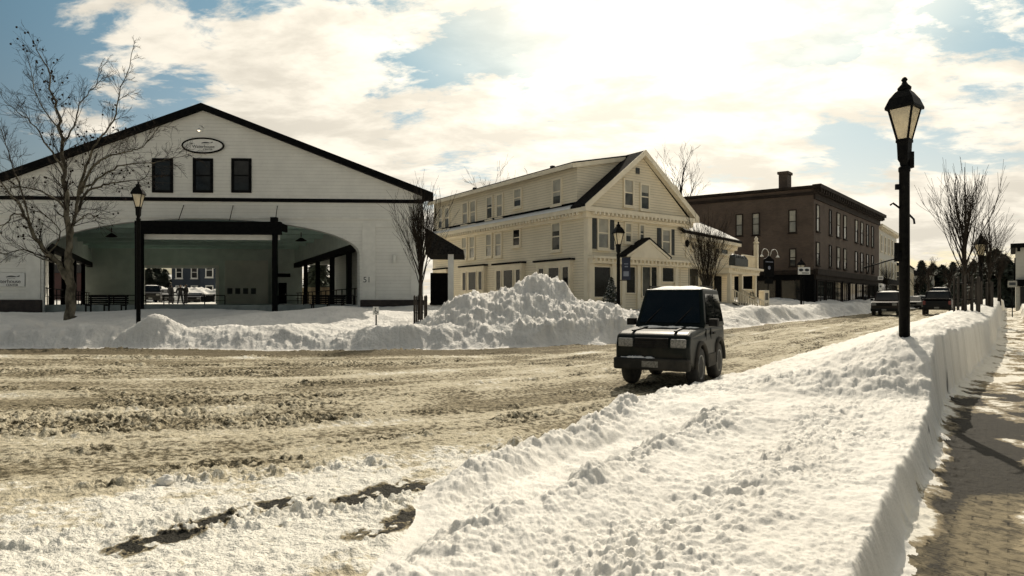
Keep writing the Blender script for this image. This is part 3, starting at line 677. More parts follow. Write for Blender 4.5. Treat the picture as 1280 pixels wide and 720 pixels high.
    for s in (1, -1):
        for y in (2.2, 6.5, 11.0, 15.5):
            MB().box(s * 8.65 - 0.14, s * 8.65 + 0.14, y, y + 0.28, 0.40, 3.55).map(skew).build('column', BLACK, t)
        MB().box(s * 8.45, s * 8.85, 0.6, 19.9, 3.55, 3.95).map(skew).build('side_beam', BLACK, t)
        MB().box(s * 8.56, s * 8.74, 0.6, 19.9, 3.95, 5.32).map(skew).build('inner_wall', INTW, t)
        rl = MB().box(s * 8.62, s * 8.68, 0.7, 19.8, 1.32, 1.38).box(s * 8.62, s * 8.68, 0.7, 19.8, 0.85, 0.88)
        for y in np.arange(1, 19.5, 1.5): rl.box(s * 8.62, s * 8.68, y, y + 0.05, 0.40, 1.32)
        rl.map(skew).build('railing', IRON, t)
    for x0, x1 in ((-8.5, -3.2), (-2.2, 1.2), (4.2, 8.5)):
        rl = MB().box(x0, x1, 0.70, 0.75, 0.92, 0.97).box(x0, x1, 0.70, 0.75, 0.62, 0.65)
        for x in np.arange(x0, x1 + 0.01, (x1 - x0) / 3): rl.box(x - 0.03, x + 0.03, 0.69, 0.76, 0.40, 0.92)
        rl.map(skew).build('railing', IRON, t)
    for x, y in ((-5.3, 3.0), (-1.2, 4.0), (3.0, 3.0), (6.3, 5.0)):
        lm = MB().tube([(x, y, 5.05), (x, y, 4.75)], 0.03, 6); lm.lathe([(0.05, 0.22), (0.14, 0.16), (0.38, 0.0), (0.36, 0.0), (0.1, 0.13)], 14, (x, y, 4.5))
        lm.map(skew).build('pendant_lamp', IRON, t)
    # signs fixed to the gable and the left bay
    def sign_text(par, cx, cz, y, w):
        text_part('lettering', 'Waterhouse', 0.3, INK, par, (cx, y, cz), width=w, shear=0.0)
        text_part('lettering', 'The', 0.3, INK, par, (cx - w * 0.56, y, cz + w * 0.14), width=w * 0.14, shear=0.3)
        text_part('lettering', 'CENTER', 0.3, INK, par, (cx + w * 0.20, y, cz - w * 0.135), width=w * 0.42)
    tt, zz = BP.tz(254.5, 182.5)
    ov = [(tt + 1.12 * math.cos(a), zz + 0.41 * math.sin(a)) for a in np.linspace(0, 2 * math.pi, 48, endpoint=False)]
    sg = MB().prism([(x, -0.05, z) for x, z in ov], (0, -0.05, 0)).build('gable_sign', SIGNW, t)
    MB().tube([(x, -0.09, z) for x, z in ov] + [(ov[0][0], -0.09, ov[0][1])], 0.05, 6, caps=False).build('rim', BLACK, sg)
    sign_text(sg, tt + 0.03, zz - 0.06, -0.106, 1.22); otter_logo(sg, tt + 0.22, -0.1, zz + 0.17, 0.62)
    gl = MB().tube([(tt, -0.01, zz + 1.0), (tt, -0.35, zz + 1.08), (tt, -0.6, zz + 0.95), (tt, -0.62, zz + 0.80)], 0.022, 6)
    gl.lathe([(0.03, 0.12), (0.09, 0.08), (0.20, -0.04), (0.19, -0.04), (0.06, 0.05)], 12, (tt, -0.62, zz + 0.72)); gl = gl.build('sign_lamp', WHITE, t)
    MB().ball((tt, -0.62, zz + 0.72), 0.07).build('bulb', BULB, gl)
    a, b, z0, z1 = BP.rect(-14, 32.3, 341, 358.3)
    sg = MB().box(a, b, -0.10, -0.04, z0, z1).build('wall_sign', SIGNW, t, bevel=0.01)
    sign_text(sg, (a + b) / 2 + 0.02, (z0 + z1) / 2 - 0.10, -0.106, 1.5); otter_logo(sg, (a + b) / 2 + 0.35, -0.1, z1 - 0.20, 0.72)
    for u, v in ((8, 322), (493.5, 324)):
        tt, zz = BP.tz(u, v); MB().lathe([(0.10, -0.22), (0.105, -0.20), (0.105, 0.2), (0.10, 0.22)], 14, (tt, -0.17, zz)).box(tt - 0.03, tt + 0.03, -0.08, -0.003, zz - 0.05, zz + 0.05).build('wall_light', WHITE, t)
    tt, zz = BP.tz(459, 350); text_part('house_number', '51', 0.3, INK, t, (tt, -0.075, zz), width=0.34)
    tt, zz = BP.tz(435, 320)
    # side porch by the right corner
    pr = MB().prism([(12.3, 1.0, 4.95), (14.55, 1.0, 3.62), (14.55, 1.0, 3.40), (12.3, 1.0, 3.40)], (0, 5.0, 0)); pr.build('side_porch_roof', SHINGLE, t)
    MB().box(13.62, 13.95, 1.15, 1.45, -0.8, 3.40).build('side_porch_post', WHITE, t)
    ss = MB()
    for k in range(5): ss.box(12.4 + 0.0, 13.5, 2.0 + k * 0.3, 4.0, -0.6 + k * 0.22, -0.6 + (k + 1) * 0.22)
    ss.build('side_steps', STONE, t)
    MB().box(12.5, 13.55, 2.4, 4.6, 0.45, 2.35).build('porch_screen', BLACK, t, bevel=0.02)
    return t
BULB = mat('lamp_bulb', (0.8, 0.75, 0.6), rough=0.2)
_b = BULB.node_tree.nodes['Principled BSDF']; _b.inputs['Emission Color'].default_value = (1, 0.85, 0.6, 1); _b.inputs['Emission Strength'].default_value = 2.5
make_hall()

# ------------------------------------------------------------------ the cream clapboard inn
HX, HY, HZ = 4.5, 38.0, 1.2
PF, PS = Plane(HX, HY, R(35), HZ), Plane(HX, HY, R(125), HZ)
CORNM = CREAMT
def dentils(mb, mp, t0, t1, z, dep=0.12, w=0.12, step=0.34, h=0.16, base=0.0):
    for t in np.arange(t0 + 0.1, t1 - w, step): fbox(t, t + w, base, base + dep, z - h, z, mp, mb)
def make_inn():
    t = thing('clapboard_inn', 'cream clapboard inn with a steep front gable, dark shutters and a porched wing', 'inn', (HX, HY, HZ), R(35))
    L, W, EV, RX, RZ, D0 = 19.5, 9.05, 6.15, 4.45, 9.85, 1.07
    wl = MB().box(0, W, 0, L, -1, EV)
    wl.prism([(0, 0.0, EV), (W, 0.0, EV), (RX, 0.0, RZ)], (0, 0.5, 0))
    wl.prism([(0.10, D0, EV), (0.10, D0, 8.82), (RX, D0, 9.75), (RX, D0, EV)], (0, L - D0, 0))
    wl.prism([(RX, 0.5, EV), (RX, 0.5, RZ - 0.05), (W - 0.1, 0.5, EV)], (0, L - 0.5, 0))
    wl.build('wall', CREAM, t)
    # roof planes, rake boards, dormer roof
    rf = MB()
    rf.prism([(-0.45, -0.38, EV - 0.06), (RX, -0.38, RZ + 0.06), (RX, -0.38, RZ + 0.22), (-0.45, -0.38, EV + 0.12)], (0, D0 + 0.36, 0))
    rf.prism([(RX + 0.003, -0.38, RZ + 0.06), (W + 0.45, -0.38, EV - 0.06), (W + 0.45, -0.38, EV + 0.12), (RX + 0.003, -0.38, RZ + 0.22)], (0, L + 0.7, 0))
    rf.prism([(-0.30, D0 - 0.12, 8.86), (RX, D0 - 0.12, RZ + 0.02), (RX, D0 - 0.12, RZ + 0.18), (-0.30, D0 - 0.12, 9.0)], (0, L - D0 + 0.4, 0))
    rf.build('roof', SHINGLE, t)
    rk = MB()
    rk.prism([(-0.55, -0.46, EV - 0.30), (RX, -0.46, RZ - 0.12), (RX, -0.46, RZ + 0.24), (-0.55, -0.46, EV + 0.10)], (0, 0.07, 0))
    rk.prism([(RX + 0.004, -0.46, RZ - 0.12), (W + 0.55, -0.46, EV - 0.30), (W + 0.55, -0.46, EV + 0.10), (RX + 0.004, -0.46, RZ + 0.24)], (0, 0.07, 0))
    rk.prism([(-0.35, D0 - 0.16, 8.62), (RX - 0.4, D0 - 0.16, RZ - 0.27), (RX - 0.4, D0 - 0.16, RZ + 0.0), (-0.35, D0 - 0.16, 8.90)], (0, 0.035, 0))
    rk.box(-0.36, -0.305, D0 - 0.12, L + 0.25, 8.66, 8.92)
    rk.prism([(RX, -0.385, RZ + 0.055), (-0.4, -0.385, EV - 0.058), (-0.4, -0.385, EV - 0.10), (RX, -0.385, RZ + 0.01)], (0, 0.384, 0))
    rk.prism([(RX + .003, -0.385, RZ + 0.055), (W + 0.4, -0.385, EV - 0.058), (W + 0.4, -0.385, EV - 0.10), (RX + .003, -0.385, RZ + 0.01)], (0, 0.384, 0))
    rk.build('rake_board', CREAMT, t)
    # cornices
    co = MB()
    co.box(-0.52, W + 0.5, -0.45, -0.002, EV - 0.28, EV - 0.02).box(-0.30, W + 0.25, -0.20, -0.003, EV - 0.62, EV - 0.284)
    co.box(-0.52, -0.002, 0.0, L + 0.3, EV - 0.28, EV - 0.04).box(-0.20, -0.003, 0.0, L, EV - 0.62, EV - 0.284)
    dentils(co, FRONT, 0, W, EV - 0.30, 0.36, base=0.2); dentils(co, SIDE, 0.2, L, EV - 0.30, 0.36, base=0.2)
    co.build('cornice', CREAMT, t)
    MB().prism([(-0.55, D0 + 0.0, EV - 0.035), (0.08, D0, EV + 0.20), (0.08, D0, EV + 0.34), (-0.50, D0, EV + 0.06)], (0, L - D0, 0)).build('eave_snow', SNOW_TOP, t)
    MB().box(-0.012, 0.08, D0 + 0.02, L, EV + 0.342, EV + 0.46).build('eave_flashing', BLACK, t)
    cb = MB()
    for (x, y) in ((0, 0),): cb.box(-0.05, 0.30, -0.05, -0.002, -0.5, EV - 0.62).box(-0.05, -0.002, -0.002, 0.30, -0.5, EV - 0.62)
    cb.build('corner_board', CREAMT, t); MB().box(W - 0.3, W + 0.04, -0.05, -0.002, 3.5, EV - 0.62).build('corner_board', CREAMT, t)
    # front windows
    q = PF.rect(747.5, 759.5, 273, 309.5); window(t, FRONT, *q, CREAMT, GLASS_PALE, shutter=SHUT)
    q = PF.rect(827.5, 836.5, 288, 316.5); window(t, FRONT, *q, CREAMT, GLASS_PALE, shutter=SHUT)
    q = PF.rect(781.5, 788, 280, 302); window(t, FRONT, *q, CREAMT, GLASS_GREY)
    q = PF.rect(799.5, 804, 282, 303); window(t, FRONT, *q, CREAMT, GLASS_GREY)
    q = PF.rect(780.3, 790.3, 225.5, 256.5); window(t, FRONT, *q, CREAMT, GLASS_GREY)
    q = PF.rect(800.8, 810, 231.5, 261); window(t, FRONT, *q, CREAMT, GLASS_GREY)
    a, b, z0, z1 = PF.rect(794.5, 799, 210, 217.5); vb = fbox(a, b, 0, 0.05, z0, z1, FRONT)
    for k in range(5): fbox(a + 0.03, b - 0.03, 0.05, 0.065, z0 + (z1 - z0) * (k + .2) / 5, z0 + (z1 - z0) * (k + .7) / 5, FRONT, vb)
    vb.build('gable_vent', GLASS_GREY, t)
    # shopfront
    cs = MB(); SB = PF.tz(735, 320)[1]
    fbox(-0.1, W + 0.3, 0.002, 0.62, SB - 0.14, SB, FRONT, cs); fbox(0.0, W + 0.2, 0.002, 0.42, SB - 0.42, SB - 0.142, FRONT, cs)
    dentils(cs, FRONT, 0.0, W, SB - 0.145, 0.14, base=0.42)
    t0, t1 = PF.t(776), PF.t(825); tm = (t0 + t1) / 2; ap = PF.tz(802, 303)[1]
    cs.prism([(t0, -0.70, SB + 0.002), (t1, -0.70, SB + 0.002), (tm, -0.70, ap)], (0, 0.66, 0))
    for s, e in ((t0 - 0.15, tm), (t1 + 0.15, tm)): cs.bar((s, -0.66, SB + 0.06), (e, -0.66, ap + 0.06), 0.16, 0.14)
    fbox(0.0, 0.42, 0.002, 0.14, -0.5, SB - 0.424, FRONT, cs)
    for u in (765.5, 778, 797, 823, 844):
        c = PF.t(u); fbox(c - 0.14, c + 0.14, 0.002, 0.14, -0.5, SB - 0.424, FRONT, cs)
    cs.build('shopfront', CREAMT, t)
    pd = MB(); pd.prism([(t0 - 0.28, -0.74, SB + 0.05), (tm, -0.74, ap + 0.14), (tm, -0.74, ap + 0.26), (t0 - 0.28, -0.74, SB + 0.17)], (0, 0.75, 0))
    pd.prism([(tm + .002, -0.74, ap + 0.14), (t1 + 0.28, -0.74, SB + 0.05), (t1 + 0.28, -0.74, SB + 0.17), (tm + .002, -0.74, ap + 0.26)], (0, 0.75, 0))
    pd.build('pediment_roof', SHINGLE, t)
    for u0, u1, v0, v1, m in ((741, 762, 334, 371, GLASS), (782, 793, 334, 366, GLASS), (802, 812, 334, 370, GLASS_GREY), (813, 820, 334, 368, GLASS), (827, 841, 335, 352, GLASS)):
        q = PF.rect(u0, u1, v0, v1); window(t, FRONT, *q, CREAMT, m, fw=0.07, dep=0.10, rails=0, sill=False)
    q = PF.rect(767, 776, 334, 378); dr = fbox(q[0], q[1], 0.002, 0.06, q[2], q[3], FRONT).build('door', CREAMT, t); fbox(q[0] + 0.1, q[0] + 0.15, 0.06, 0.12, 1.0, 1.1, FRONT).build('handle', IRON, dr)
    # side windows
    for u0, u1, v0, v1, m in ((547.5, 552, 261, 285, GLASS_GREY), (555.5, 560.5, 260, 284, GLASS_GREY), (577.8, 583.5, 254, 279, GLASS_PALE), (587.5, 593.5, 251.5, 278, GLASS_PALE),
                          (608, 614.3, 246.5, 272.5, GLASS_GREY), (620.5, 627, 243.5, 270, GLASS_PALE), (642, 650.3, 236.8, 257.5, GLASS_GREY), (690.5, 700, 224.5, 254.5, GLASS_GREY)):
        q = PS.rect(u0, u1, v0, v1); window(t, SIDE, *q, CREAMT, m, base=-0.10)
    for u0, u1, v0, v1, m in ((548, 552.5, 299, 322, GLASS_PALE), (556, 560.5, 298, 321.5, GLASS_PALE), (578.3, 583.5, 297.5, 323, GLASS_PALE), (588, 593.5, 296.5, 322, GLASS_PALE),
                          (608.5, 614.8, 293.5, 320, GLASS_PALE), (620.3, 627, 292.5, 319.5, GLASS_PALE), (642.3, 650.3, 287.5, 306.5, GLASS), (691, 700.5, 279.5, 312, GLASS_GREY)):
        q = PS.rect(u0, u1, v0, v1); window(t, SIDE, *q, CREAMT, m)
    for u0, u1, v, ws in ((546, 563, 336, ((549, 552.5), (555, 560))), (578, 610, 332.5, ((582.5, 586.5), (590, 599), (602.5, 606.5))), (620, 658, 329.5, ((625, 630), (634, 645), (649.5, 654.5))), (672, 719, 325.8, ((678, 684), (690.5, 703), (708, 715)))):
        a, b = PS.t(u0), PS.t(u1); z = PS.tz((u0 + u1) / 2, v + 1)[1]; a, b = min(a, b), max(a, b)
        fbox(a, b, 0.002, 0.42, z, z + 0.12, SIDE).build('bay_hood', SHINGLE, t)
        bb = fbox(a + 0.15, b - 0.15, 0.002, 0.30, z - 0.22, z - 0.002, SIDE); fbox(a + 0.2, b - 0.2, 0.002, 0.26, -0.3, z - 0.222, SIDE, bb); bb.build('bay', CREAMT, t)
        for u, v_ in ws:
            c, d = sorted((PS.t(u), PS.t(v_))); window(t, SIDE, c, d, z - 1.75, z - 0.42, CREAMT, GLASS, fw=0.06, dep=0.06, rails=0, sill=False, base=0.26)
    # small flues on the ridge
    for y in (6.2, 16.5): MB().box(RX - 2.2, RX - 1.95, y, y + 0.25, 9.0, 10.0).build('flue', STONE, t)
    # the wing beyond, turned a little further down the street
    wt = R(15); ca, sa = math.cos(wt), math.sin(wt); ox, oy = 8.05, 0.02
    def wm(x, y, z): return (ox + ca * x - sa * y, oy + sa * x + ca * y, z)
    WF = lambda a, d, z: wm(a, -d, z)
    PW = Plane(HX + math.cos(R(35)) * ox, HY + math.sin(R(35)) * ox, R(50), HZ)
    wv = MB().box(0.2, 9.9, 0.0, 9, -1, 5.3); wv.map(wm).build('wing_wall', CREAM, t)
    wr = MB(); e0, e1 = (-0.1, -0.45, 5.28), (10.4, -0.45, 5.28); g0, g1 = (-0.1, 3.2, 7.55), (7.0, 3.2, 7.55); h1 = (10.4, 7.0, 5.28); h0 = (-0.1, 7, 5.28)
    wr.add([e0, e1, g1, g0, h1, h0] + [(p[0], p[1], p[2] - 0.16) for p in (e0, e1, g1, g0, h1, h0)], [(0, 1, 2, 3), (1, 4, 2), (3, 2, 4, 5), (6, 7, 1, 0), (7, 10, 4, 1), (9, 8, 7, 6), (8, 10, 7), (11, 10, 8, 9)])
    wr.map(wm).build('wing_roof', SHINGLE, t)
    sn = MB().add([(0.3, -0.40, 5.36), (9.9, -0.40, 5.36), (8.9, 0.9, 6.16), (6.4, 1.7, 6.67), (4.0, 1.2, 6.36), (1.5, 2.0, 6.85), (0.3, 1.2, 6.36)], [(0, 1, 2, 3, 4, 5, 6)])
    sn.map(wm); sn = sn.build('roof_snow', SNOW_TOP, t); sm = sn.modifiers.new('thick', 'SOLIDIFY'); sm.thickness = 0.09
    wc = MB(); fbox(0.2, 10.3, 0.002, 0.42, 4.86, 5.10, WF, wc); fbox(0.2, 10.0, 0.002, 0.2, 4.55, 4.858, WF, wc); dentils(wc, WF, 0.3, 9.9, 4.856, 0.14, base=0.2); wc.build('wing_cornice', CREAMT, t)
    # roof dormer with a round-headed light
    a, b = PW.t(849.5), PW.t(867); c = (a + b) / 2
    dm = MB().box(a, b, 0.9, 3.2, 5.9, 7.55); dm.prism([(a, 0.9, 7.55), (b, 0.9, 7.55), (c, 0.9, 8.45)], (0, 2.6, 0)); dm.map(wm).build('roof_dormer', CREAMT, t)
    dr = MB(); dr.prism([(a - 0.2, 0.75, 7.46), (c, 0.75, 8.47), (c, 0.75, 8.62), (a - 0.2, 0.75, 7.60)], (0, 2.8, 0)); dr.prism([(c + .002, 0.75, 8.47), (b + 0.2, 0.75, 7.46), (b + 0.2, 0.75, 7.60), (c + .002, 0.75, 8.62)], (0, 2.8, 0)); dr.map(wm).build('dormer_roof', CREAMT, t)
    DM = lambda x, d, z: wm(x, 0.9 - d, z)
    window(t, DM, c - 0.36, c + 0.36, 6.1, 7.35, CREAMT, GLASS_GREY, fw=0.09, rails=1, mull=1)
    q = PW.rect(864, 868, 300, 311); window(t, WF, *q, CREAMT, GLASS_PALE, fw=0.08)
    q = PW.rect(894, 898.5, 305, 316); window(t, WF, *q, CREAMT, GLASS, fw=0.07)
    q = PW.rect(900.5, 909, 305.5, 317); window(t, WF, *q, CREAMT, GLASS, fw=0.07)
    tt, zz = PW.tz(854.5, 305)
    wl = MB(); wl.lathe([(0.05, -0.25), (0.14, -0.12), (0.19, 0.14), (0.05, 0.3)], 6, (tt, -0.25, zz), smooth=False); wl.box(tt - 0.03, tt + 0.03, -0.25, -0.003, zz + 0.24, zz + 0.29); wl.map(wm).build('wall_lantern', IRON, t)
    for u0, u1 in ((850, 872), (876, 890)):
        q = PW.rect(u0, u1, 335, 362); window(t, WF, *q, CREAMT, GLASS, fw=0.09, rails=0, sill=False, mull=1)
    fc = MB(); fbox(0.2, 5.0, 0.002, 0.5, 2.95, 3.25, WF, fc); dentils(fc, WF, 0.3, 4.9, 2.95, 0.2, base=0.2); fc.build('shop_cornice', CREAMT, t)
    # porch with the balcony over it
    px0, px1, py = 4.0, 9.3, -2.0
    po = MB().box(px0 - 0.9, px1 + 0.35, py - 0.35, 0.0, 2.86, 3.02).box(px0 - 0.6, px1 + 0.1, py - 0.1, -0.004, 2.52, 2.858)
    dentils(po, lambda a_, d_, z_: (a_, py - 0.1 - d_, z_), px0, px1, 2.856, 0.18)
    po.map(wm).build('porch_roof', CREAMT, t)
    MB().box(px0, px1, py, -0.003, 0.35, 0.55).map(wm).build('porch_floor', CREAMT, t)
    for x in (px0 + 0.1, px0 + 2.3, px1 - 0.2): MB().box(x - 0.13, x + 0.13, py + 0.02, py + 0.28, 0.55, 2.52).map(wm).build('porch_column', CREAMT, t, bevel=0.02)
    def rail(x0, y0, x1, y1, z0, z1, dz=0.0, n=None):
        mb = MB(); Ln = math.hypot(x1 - x0, y1 - y0); n = n or int(Ln / 0.16)
        mb.bar((x0, y0, z1), (x1, y1, z1 + dz), 0.08, 0.07); mb.bar((x0, y0, z0 + 0.06), (x1, y1, z0 + 0.06 + dz), 0.06, 0.05)
        for k in range(n + 1):
            f = k / n; mb.box(x0 + (x1-x0)*f - 0.025, x0 + (x1-x0)*f + 0.025, y0 + (y1-y0)*f - 0.025, y0 + (y1-y0)*f + 0.025, z0 + dz * f, z1 + dz * f)
        return mb
    rail(px0 + 2.3, py + 0.1, px1, py + 0.1, 3.02, 3.95).map(wm).build('balcony_railing', CREAMT, t)
    rail(px1, py + 0.1, px1, -0.1, 3.02, 3.95).map(wm).build('balcony_railing', CREAMT, t)
    bp = MB().box(px1 - 0.14, px1 + 0.14, py - 0.04, py + 0.24, 3.02, 4.9); bp.lathe([(0.10, 0), (0.22, 0.12), (0.10, 0.30), (0.15, 0.42), (0.03, 0.6)], 10, (px1, py + 0.1, 4.9)); bp.map(wm).build('balcony_post', CREAMT, t)
    rail(px0 + 2.3, py + 0.15, px1, py + 0.15, 0.55, 1.45).map(wm).build('porch_railing', CREAMT, t)
    bx = MB().box(px0 - 0.6, px0 + 1.8, py - 0.55, py - 0.1, 3.03, 3.55)
    for k in range(9): bx.ball((px0 - 0.5 + k * 0.27, py - 0.32, 3.6), 0.22, n=6, k=4, seed=k)
    bx.map(wm).build('planter_box', SHUT, t)
    st = MB()
    for k in range(5): st.box(px0 + 0.3, px0 + 2.1, py - 0.32 * (k + 1), py - 0.003, 0.45 - 0.2 * (k + 1), 0.45 - 0.2 * k)
    st.map(wm).build('porch_steps', STONE, t)
    for x in (px0 + 0.3, px0 + 2.1): rail(x, py - 0.05, x, py - 1.75, 0.5, 1.4, -0.95).map(wm).build('stair_railing', CREAMT, t)
    q = PW.rect(893, 901, 340, 375); dr = fbox(q[0], q[1], 0.002, 0.08, 0.56, 2.45, WF).build('door', BLACK, t); fbox(q[0] + 0.1, q[0] + 0.15, 0.08, 0.13, 1.4, 1.5, WF).build('handle', WHITE, dr)
    return t, PW
INN, PW = make_inn()

# ------------------------------------------------------------------ the brick block
BRICK = brick('red_brown_brick', (0.115, 0.080, 0.060), (0.088, 0.062, 0.047), (0.10, 0.085, 0.07))
BROWN = mat('dark_brown_trim', (0.022, 0.017, 0.014), (0.035, 0.027, 0.022), spec=0.1, rough=0.7, scale=2)
def make_brick():
    X0, Y0, Z0 = 28.3, 60.0, 1.15; hr, hl = 49.1, 147.2
    PR, PL = Plane(X0, Y0, R(hr), Z0), Plane(X0, Y0, R(hl), Z0)
    t = thing('brick_block', 'three storey dark brick block with a heavy cornice and a chimney', 'building', (X0, Y0, Z0), R(hr))
    k = R(hl - hr); cx, cy = math.cos(k), math.sin(k); sk = lambda x, y, z: (x + cx * y, cy * y, z)
    LR, LL, H = 27.6, 26.0, 11.55
    FR = lambda a, d, z: (a, -d, z)
    FL = lambda a, d, z: (cx * a - cy * d, cy * a + cx * d, z)
    MB().box(0, LR, 0, LL, -1.5, H - 0.3).map(sk).build('wall', BRICK, t)
    MB().box(-0.3, LR + 0.2, -0.3, LL, H - 0.296, H - 0.1).map(sk).build('roof', SHINGLE, t)
    c = MB(); fbox(-0.5, LR + 0.5, 0.002, 0.75, H - 0.35, H, FR, c); fbox(-0.2, LR + 0.2, 0.002, 0.45, H - 0.75, H - 0.354, FR, c); fbox(-0.1, LR, 0.002, 0.15, H - 1.3, H - 0.754, FR, c)
    dentils(c, FR, 0, LR, H - 0.356, 0.2, 0.25, 0.8, 0.35, base=0.45); c.build('cornice', BROWN, t)
    c = MB(); fbox(0, LL, 0.302, 0.40, H - 0.30, H - 0.05, FL, c); fbox(-0.2, LL, 0.002, 0.14, H - 0.9, H - 0.62, FL, c); c.build('coping', BROWN, t)
    tt = PL.t(973.5); MB().box(1.2, 2.4, tt - 0.4, tt + 0.4, H - 0.5, H + 1.55).box(1.1, 2.5, tt - 0.5, tt + 0.5, H + 1.552, H + 1.8).map(sk).build('chimney', BRICK, t)
    PALE = GLASS_PALE
    for u0, u1, v0, v1, m in ((921, 927.5, 269, 294), (941.5, 948.5, 267.5, 293), (987, 994.5, 263.5, 290)) and [(a, b, c_, d, PALE) for a, b, c_, d in ((921, 927.5, 269, 294), (941.5, 948.5, 267.5, 293), (987, 994.5, 263.5, 290))] + [(988, 994, 312, 332, GLASS_GREY), (942, 948, 314, 333, GLASS)]:
        q = PL.rect(u0, u1, v0, v1); window(t, FL, *q, BROWN, m, fw=0.10)
    for u, w_, m in ((1021.8, 3.4, PALE), (1037.5, 2.2, GLASS), (1047.5, 3.4, PALE), (1055.8, 3.0, PALE), (1070, 2.8, GLASS_GREY), (1077, 2.6, GLASS_GREY), (1084.2, 2.2, GLASS), (1090.5, 2.0, GLASS)):
        tt = PR.t(u); hw = (PR.t(u + w_ / 2) - PR.t(u - w_ / 2)) / 2
        window(t, FR, tt - hw, tt + hw, 7.35, 9.75, BROWN, m, fw=0.10)
        window(t, FR, tt - hw, tt + hw, 4.15, 6.2, BROWN, GLASS_GREY if m is PALE else GLASS, fw=0.10)
    s = MB(); fbox(-0.1, LR, 0.002, 0.4, 3.15, 3.7, FR, s); fbox(0, LR, 0.002, 0.2, 2.75, 3.148, FR, s); fbox(0.0, 9, 0.002, 0.25, 3.2, 3.6, FL, s)
    s.build('sign_band', BROWN, t)
    fbox(0.0, LR, 0.002, 0.06, -1.2, 2.749, FR).build('shopfront', BLACK, t); fbox(0.0, 9.0, 0.002, 0.06, -1.2, 3.199, FL).build('shopfront', BLACK, t)  # left-hand face: added black sheet stands in for shade on the wall
    for k_ in range(9):
        a = 0.5 + k_ * 3.05; window(t, FR, a + 0.2, a + 2.55, 0.3, 2.6, BROWN, GLASS, fw=0.08, rails=0, mull=1 + k_ % 2, sill=False, base=0.062)
    for a in (1.2, 3.4): window(t, FL, a, a + 1.6, 0.2, 2.6, BROWN, GLASS, fw=0.08, rails=0, sill=False, base=0.062)
    return t
make_brick()

# ------------------------------------------------------------------ buildings further down the street
def plain_house(name, label, cat, X0, Y0, Z0, head, LR, LL, H, wm, trim, rows, roof='flat', glass=None, rise_=2.2, shop=0.0):
    t = thing(name, label, cat, (X0, Y0, Z0), R(head))
    MB().box(0, LR, 0, LL, -2, H).build('wall', wm, t)
    if roof == 'flat':
        MB().box(-0.35, LR + 0.35, -0.45, LL + 0.1, H + 0.002, H + 0.35).build('roof', trim, t)
        c = MB(); dentils(c, FRONT, 0, LR, H - 0.002, 0.3, 0.2, 0.7, 0.3); c.build('cornice', trim, t)
    elif roof == 'gable':
        rf = MB(); rf.prism([(-0.3, -0.4, H + .002), (-0.3, LL + 0.4, H + .002), (-0.3, LL / 2, H + rise_)], (LR + 0.6, 0, 0)); rf.build('roof', SHINGLE, t)
    elif roof == 'front':
        rf = MB(); rf.prism([(-0.4, -0.3, H + .002), (LR + 0.4, -0.3, H + .002), (LR / 2, -0.3, H + rise_)], (0, LL + 0.5, 0)); rf.build('roof', SHINGLE, t)
    for z0, z1, n, w_ in rows:
        for k in range(n):
            a = LR * (k + 0.5) / n; window(t, FRONT, a - w_ / 2, a + w_ / 2, z0, z1, trim, glass or GLASS, fw=0.12)
            if LL > 5 and k < 2: window(t, SIDE, LL * (k + 0.5) / 3 - w_ / 2, LL * (k + 0.5) / 3 + w_ / 2, z0, z1, trim, glass or GLASS, fw=0.12)
    if shop:
        fbox(0.3, LR - 0.3, 0.002, 0.12, 0.2, shop, FRONT).build('shop_window', GLASS, t); fbox(0, LR, 0.002, 0.8, shop + .05, shop + 0.6, FRONT).build('shop_awning', BLACK, t)
    return t
PALEW = siding('pale_siding', (0.62, 0.60, 0.52), (0.56, 0.54, 0.47))
BLUEW = siding('slate_blue_siding', (0.020, 0.030, 0.045), (0.025, 0.036, 0.052))
REDW = siding('dark_red_siding', (0.075, 0.028, 0.022), (0.06, 0.024, 0.02))
YELW = siding('buff_siding', (0.46, 0.41, 0.29), (0.40, 0.36, 0.26))
plain_house('street_building', 'pale three storey building with dark shutters beyond the brick block', 'building', 47.6, 83.0, 1.3, 52, 16, 12, 10.2, PALEW, CREAMT, ((7.2, 9.2, 5, 1.0), (3.9, 6.0, 5, 1.0)), shop=2.9)
plain_house('street_house', 'buff two storey house with a low roof beyond the pale building', 'house', 66.5, 107.5, 1.3, 55, 16, 10, 6.6, YELW, CREAMT, ((3.9, 5.6, 6, 1.0), (0.9, 2.6, 6, 1.0)), roof='gable', rise_=1.6)
plain_house('street_house', 'small far white house at the end of the street', 'house', 91, 138, 1.3, 56, 14, 10, 6.2, PALEW, CREAMT, ((3.6, 5.2, 4, 1.0), (0.9, 2.6, 4, 1.0)), roof='gable', rise_=1.8)
plain_house('shop_building', 'dark fronted shop building with white side at the right end of the street', 'shop', 42.5, 54.0, 0.7, -38, 12, 9, 5.6, PALEW, BLACK, ((3.1, 4.7, 4, 1.1),), shop=2.3)
bh = plain_house('shed', 'dark red brown shed seen through the left side of the hall', 'shed', -57.0, 76, 1.6, 3, 9.0, 6, 3.6, REDW, BROWN, ((1.2, 2.2, 3, 0.9),), roof='gable', rise_=1.4)
plain_house('slate_house', 'dark blue house with white trim seen through the hall', 'house', -46.8, 88, 1.5, 3, 4.1, 8, 5.6, BLUEW, WHITE, ((3.6, 5.1, 2, 0.7), (1.0, 2.4, 2, 0.7)), roof='gable', rise_=1.6)
plain_house('slate_house', 'narrow dark blue gabled house beside the wider one seen through the hall', 'house', -42.4, 87, 1.5, 3, 2.5, 8, 6.1, BLUEW, WHITE, ((3.7, 5.5, 1, 0.8), (1.0, 2.4, 1, 0.8)), roof='front', rise_=1.5)
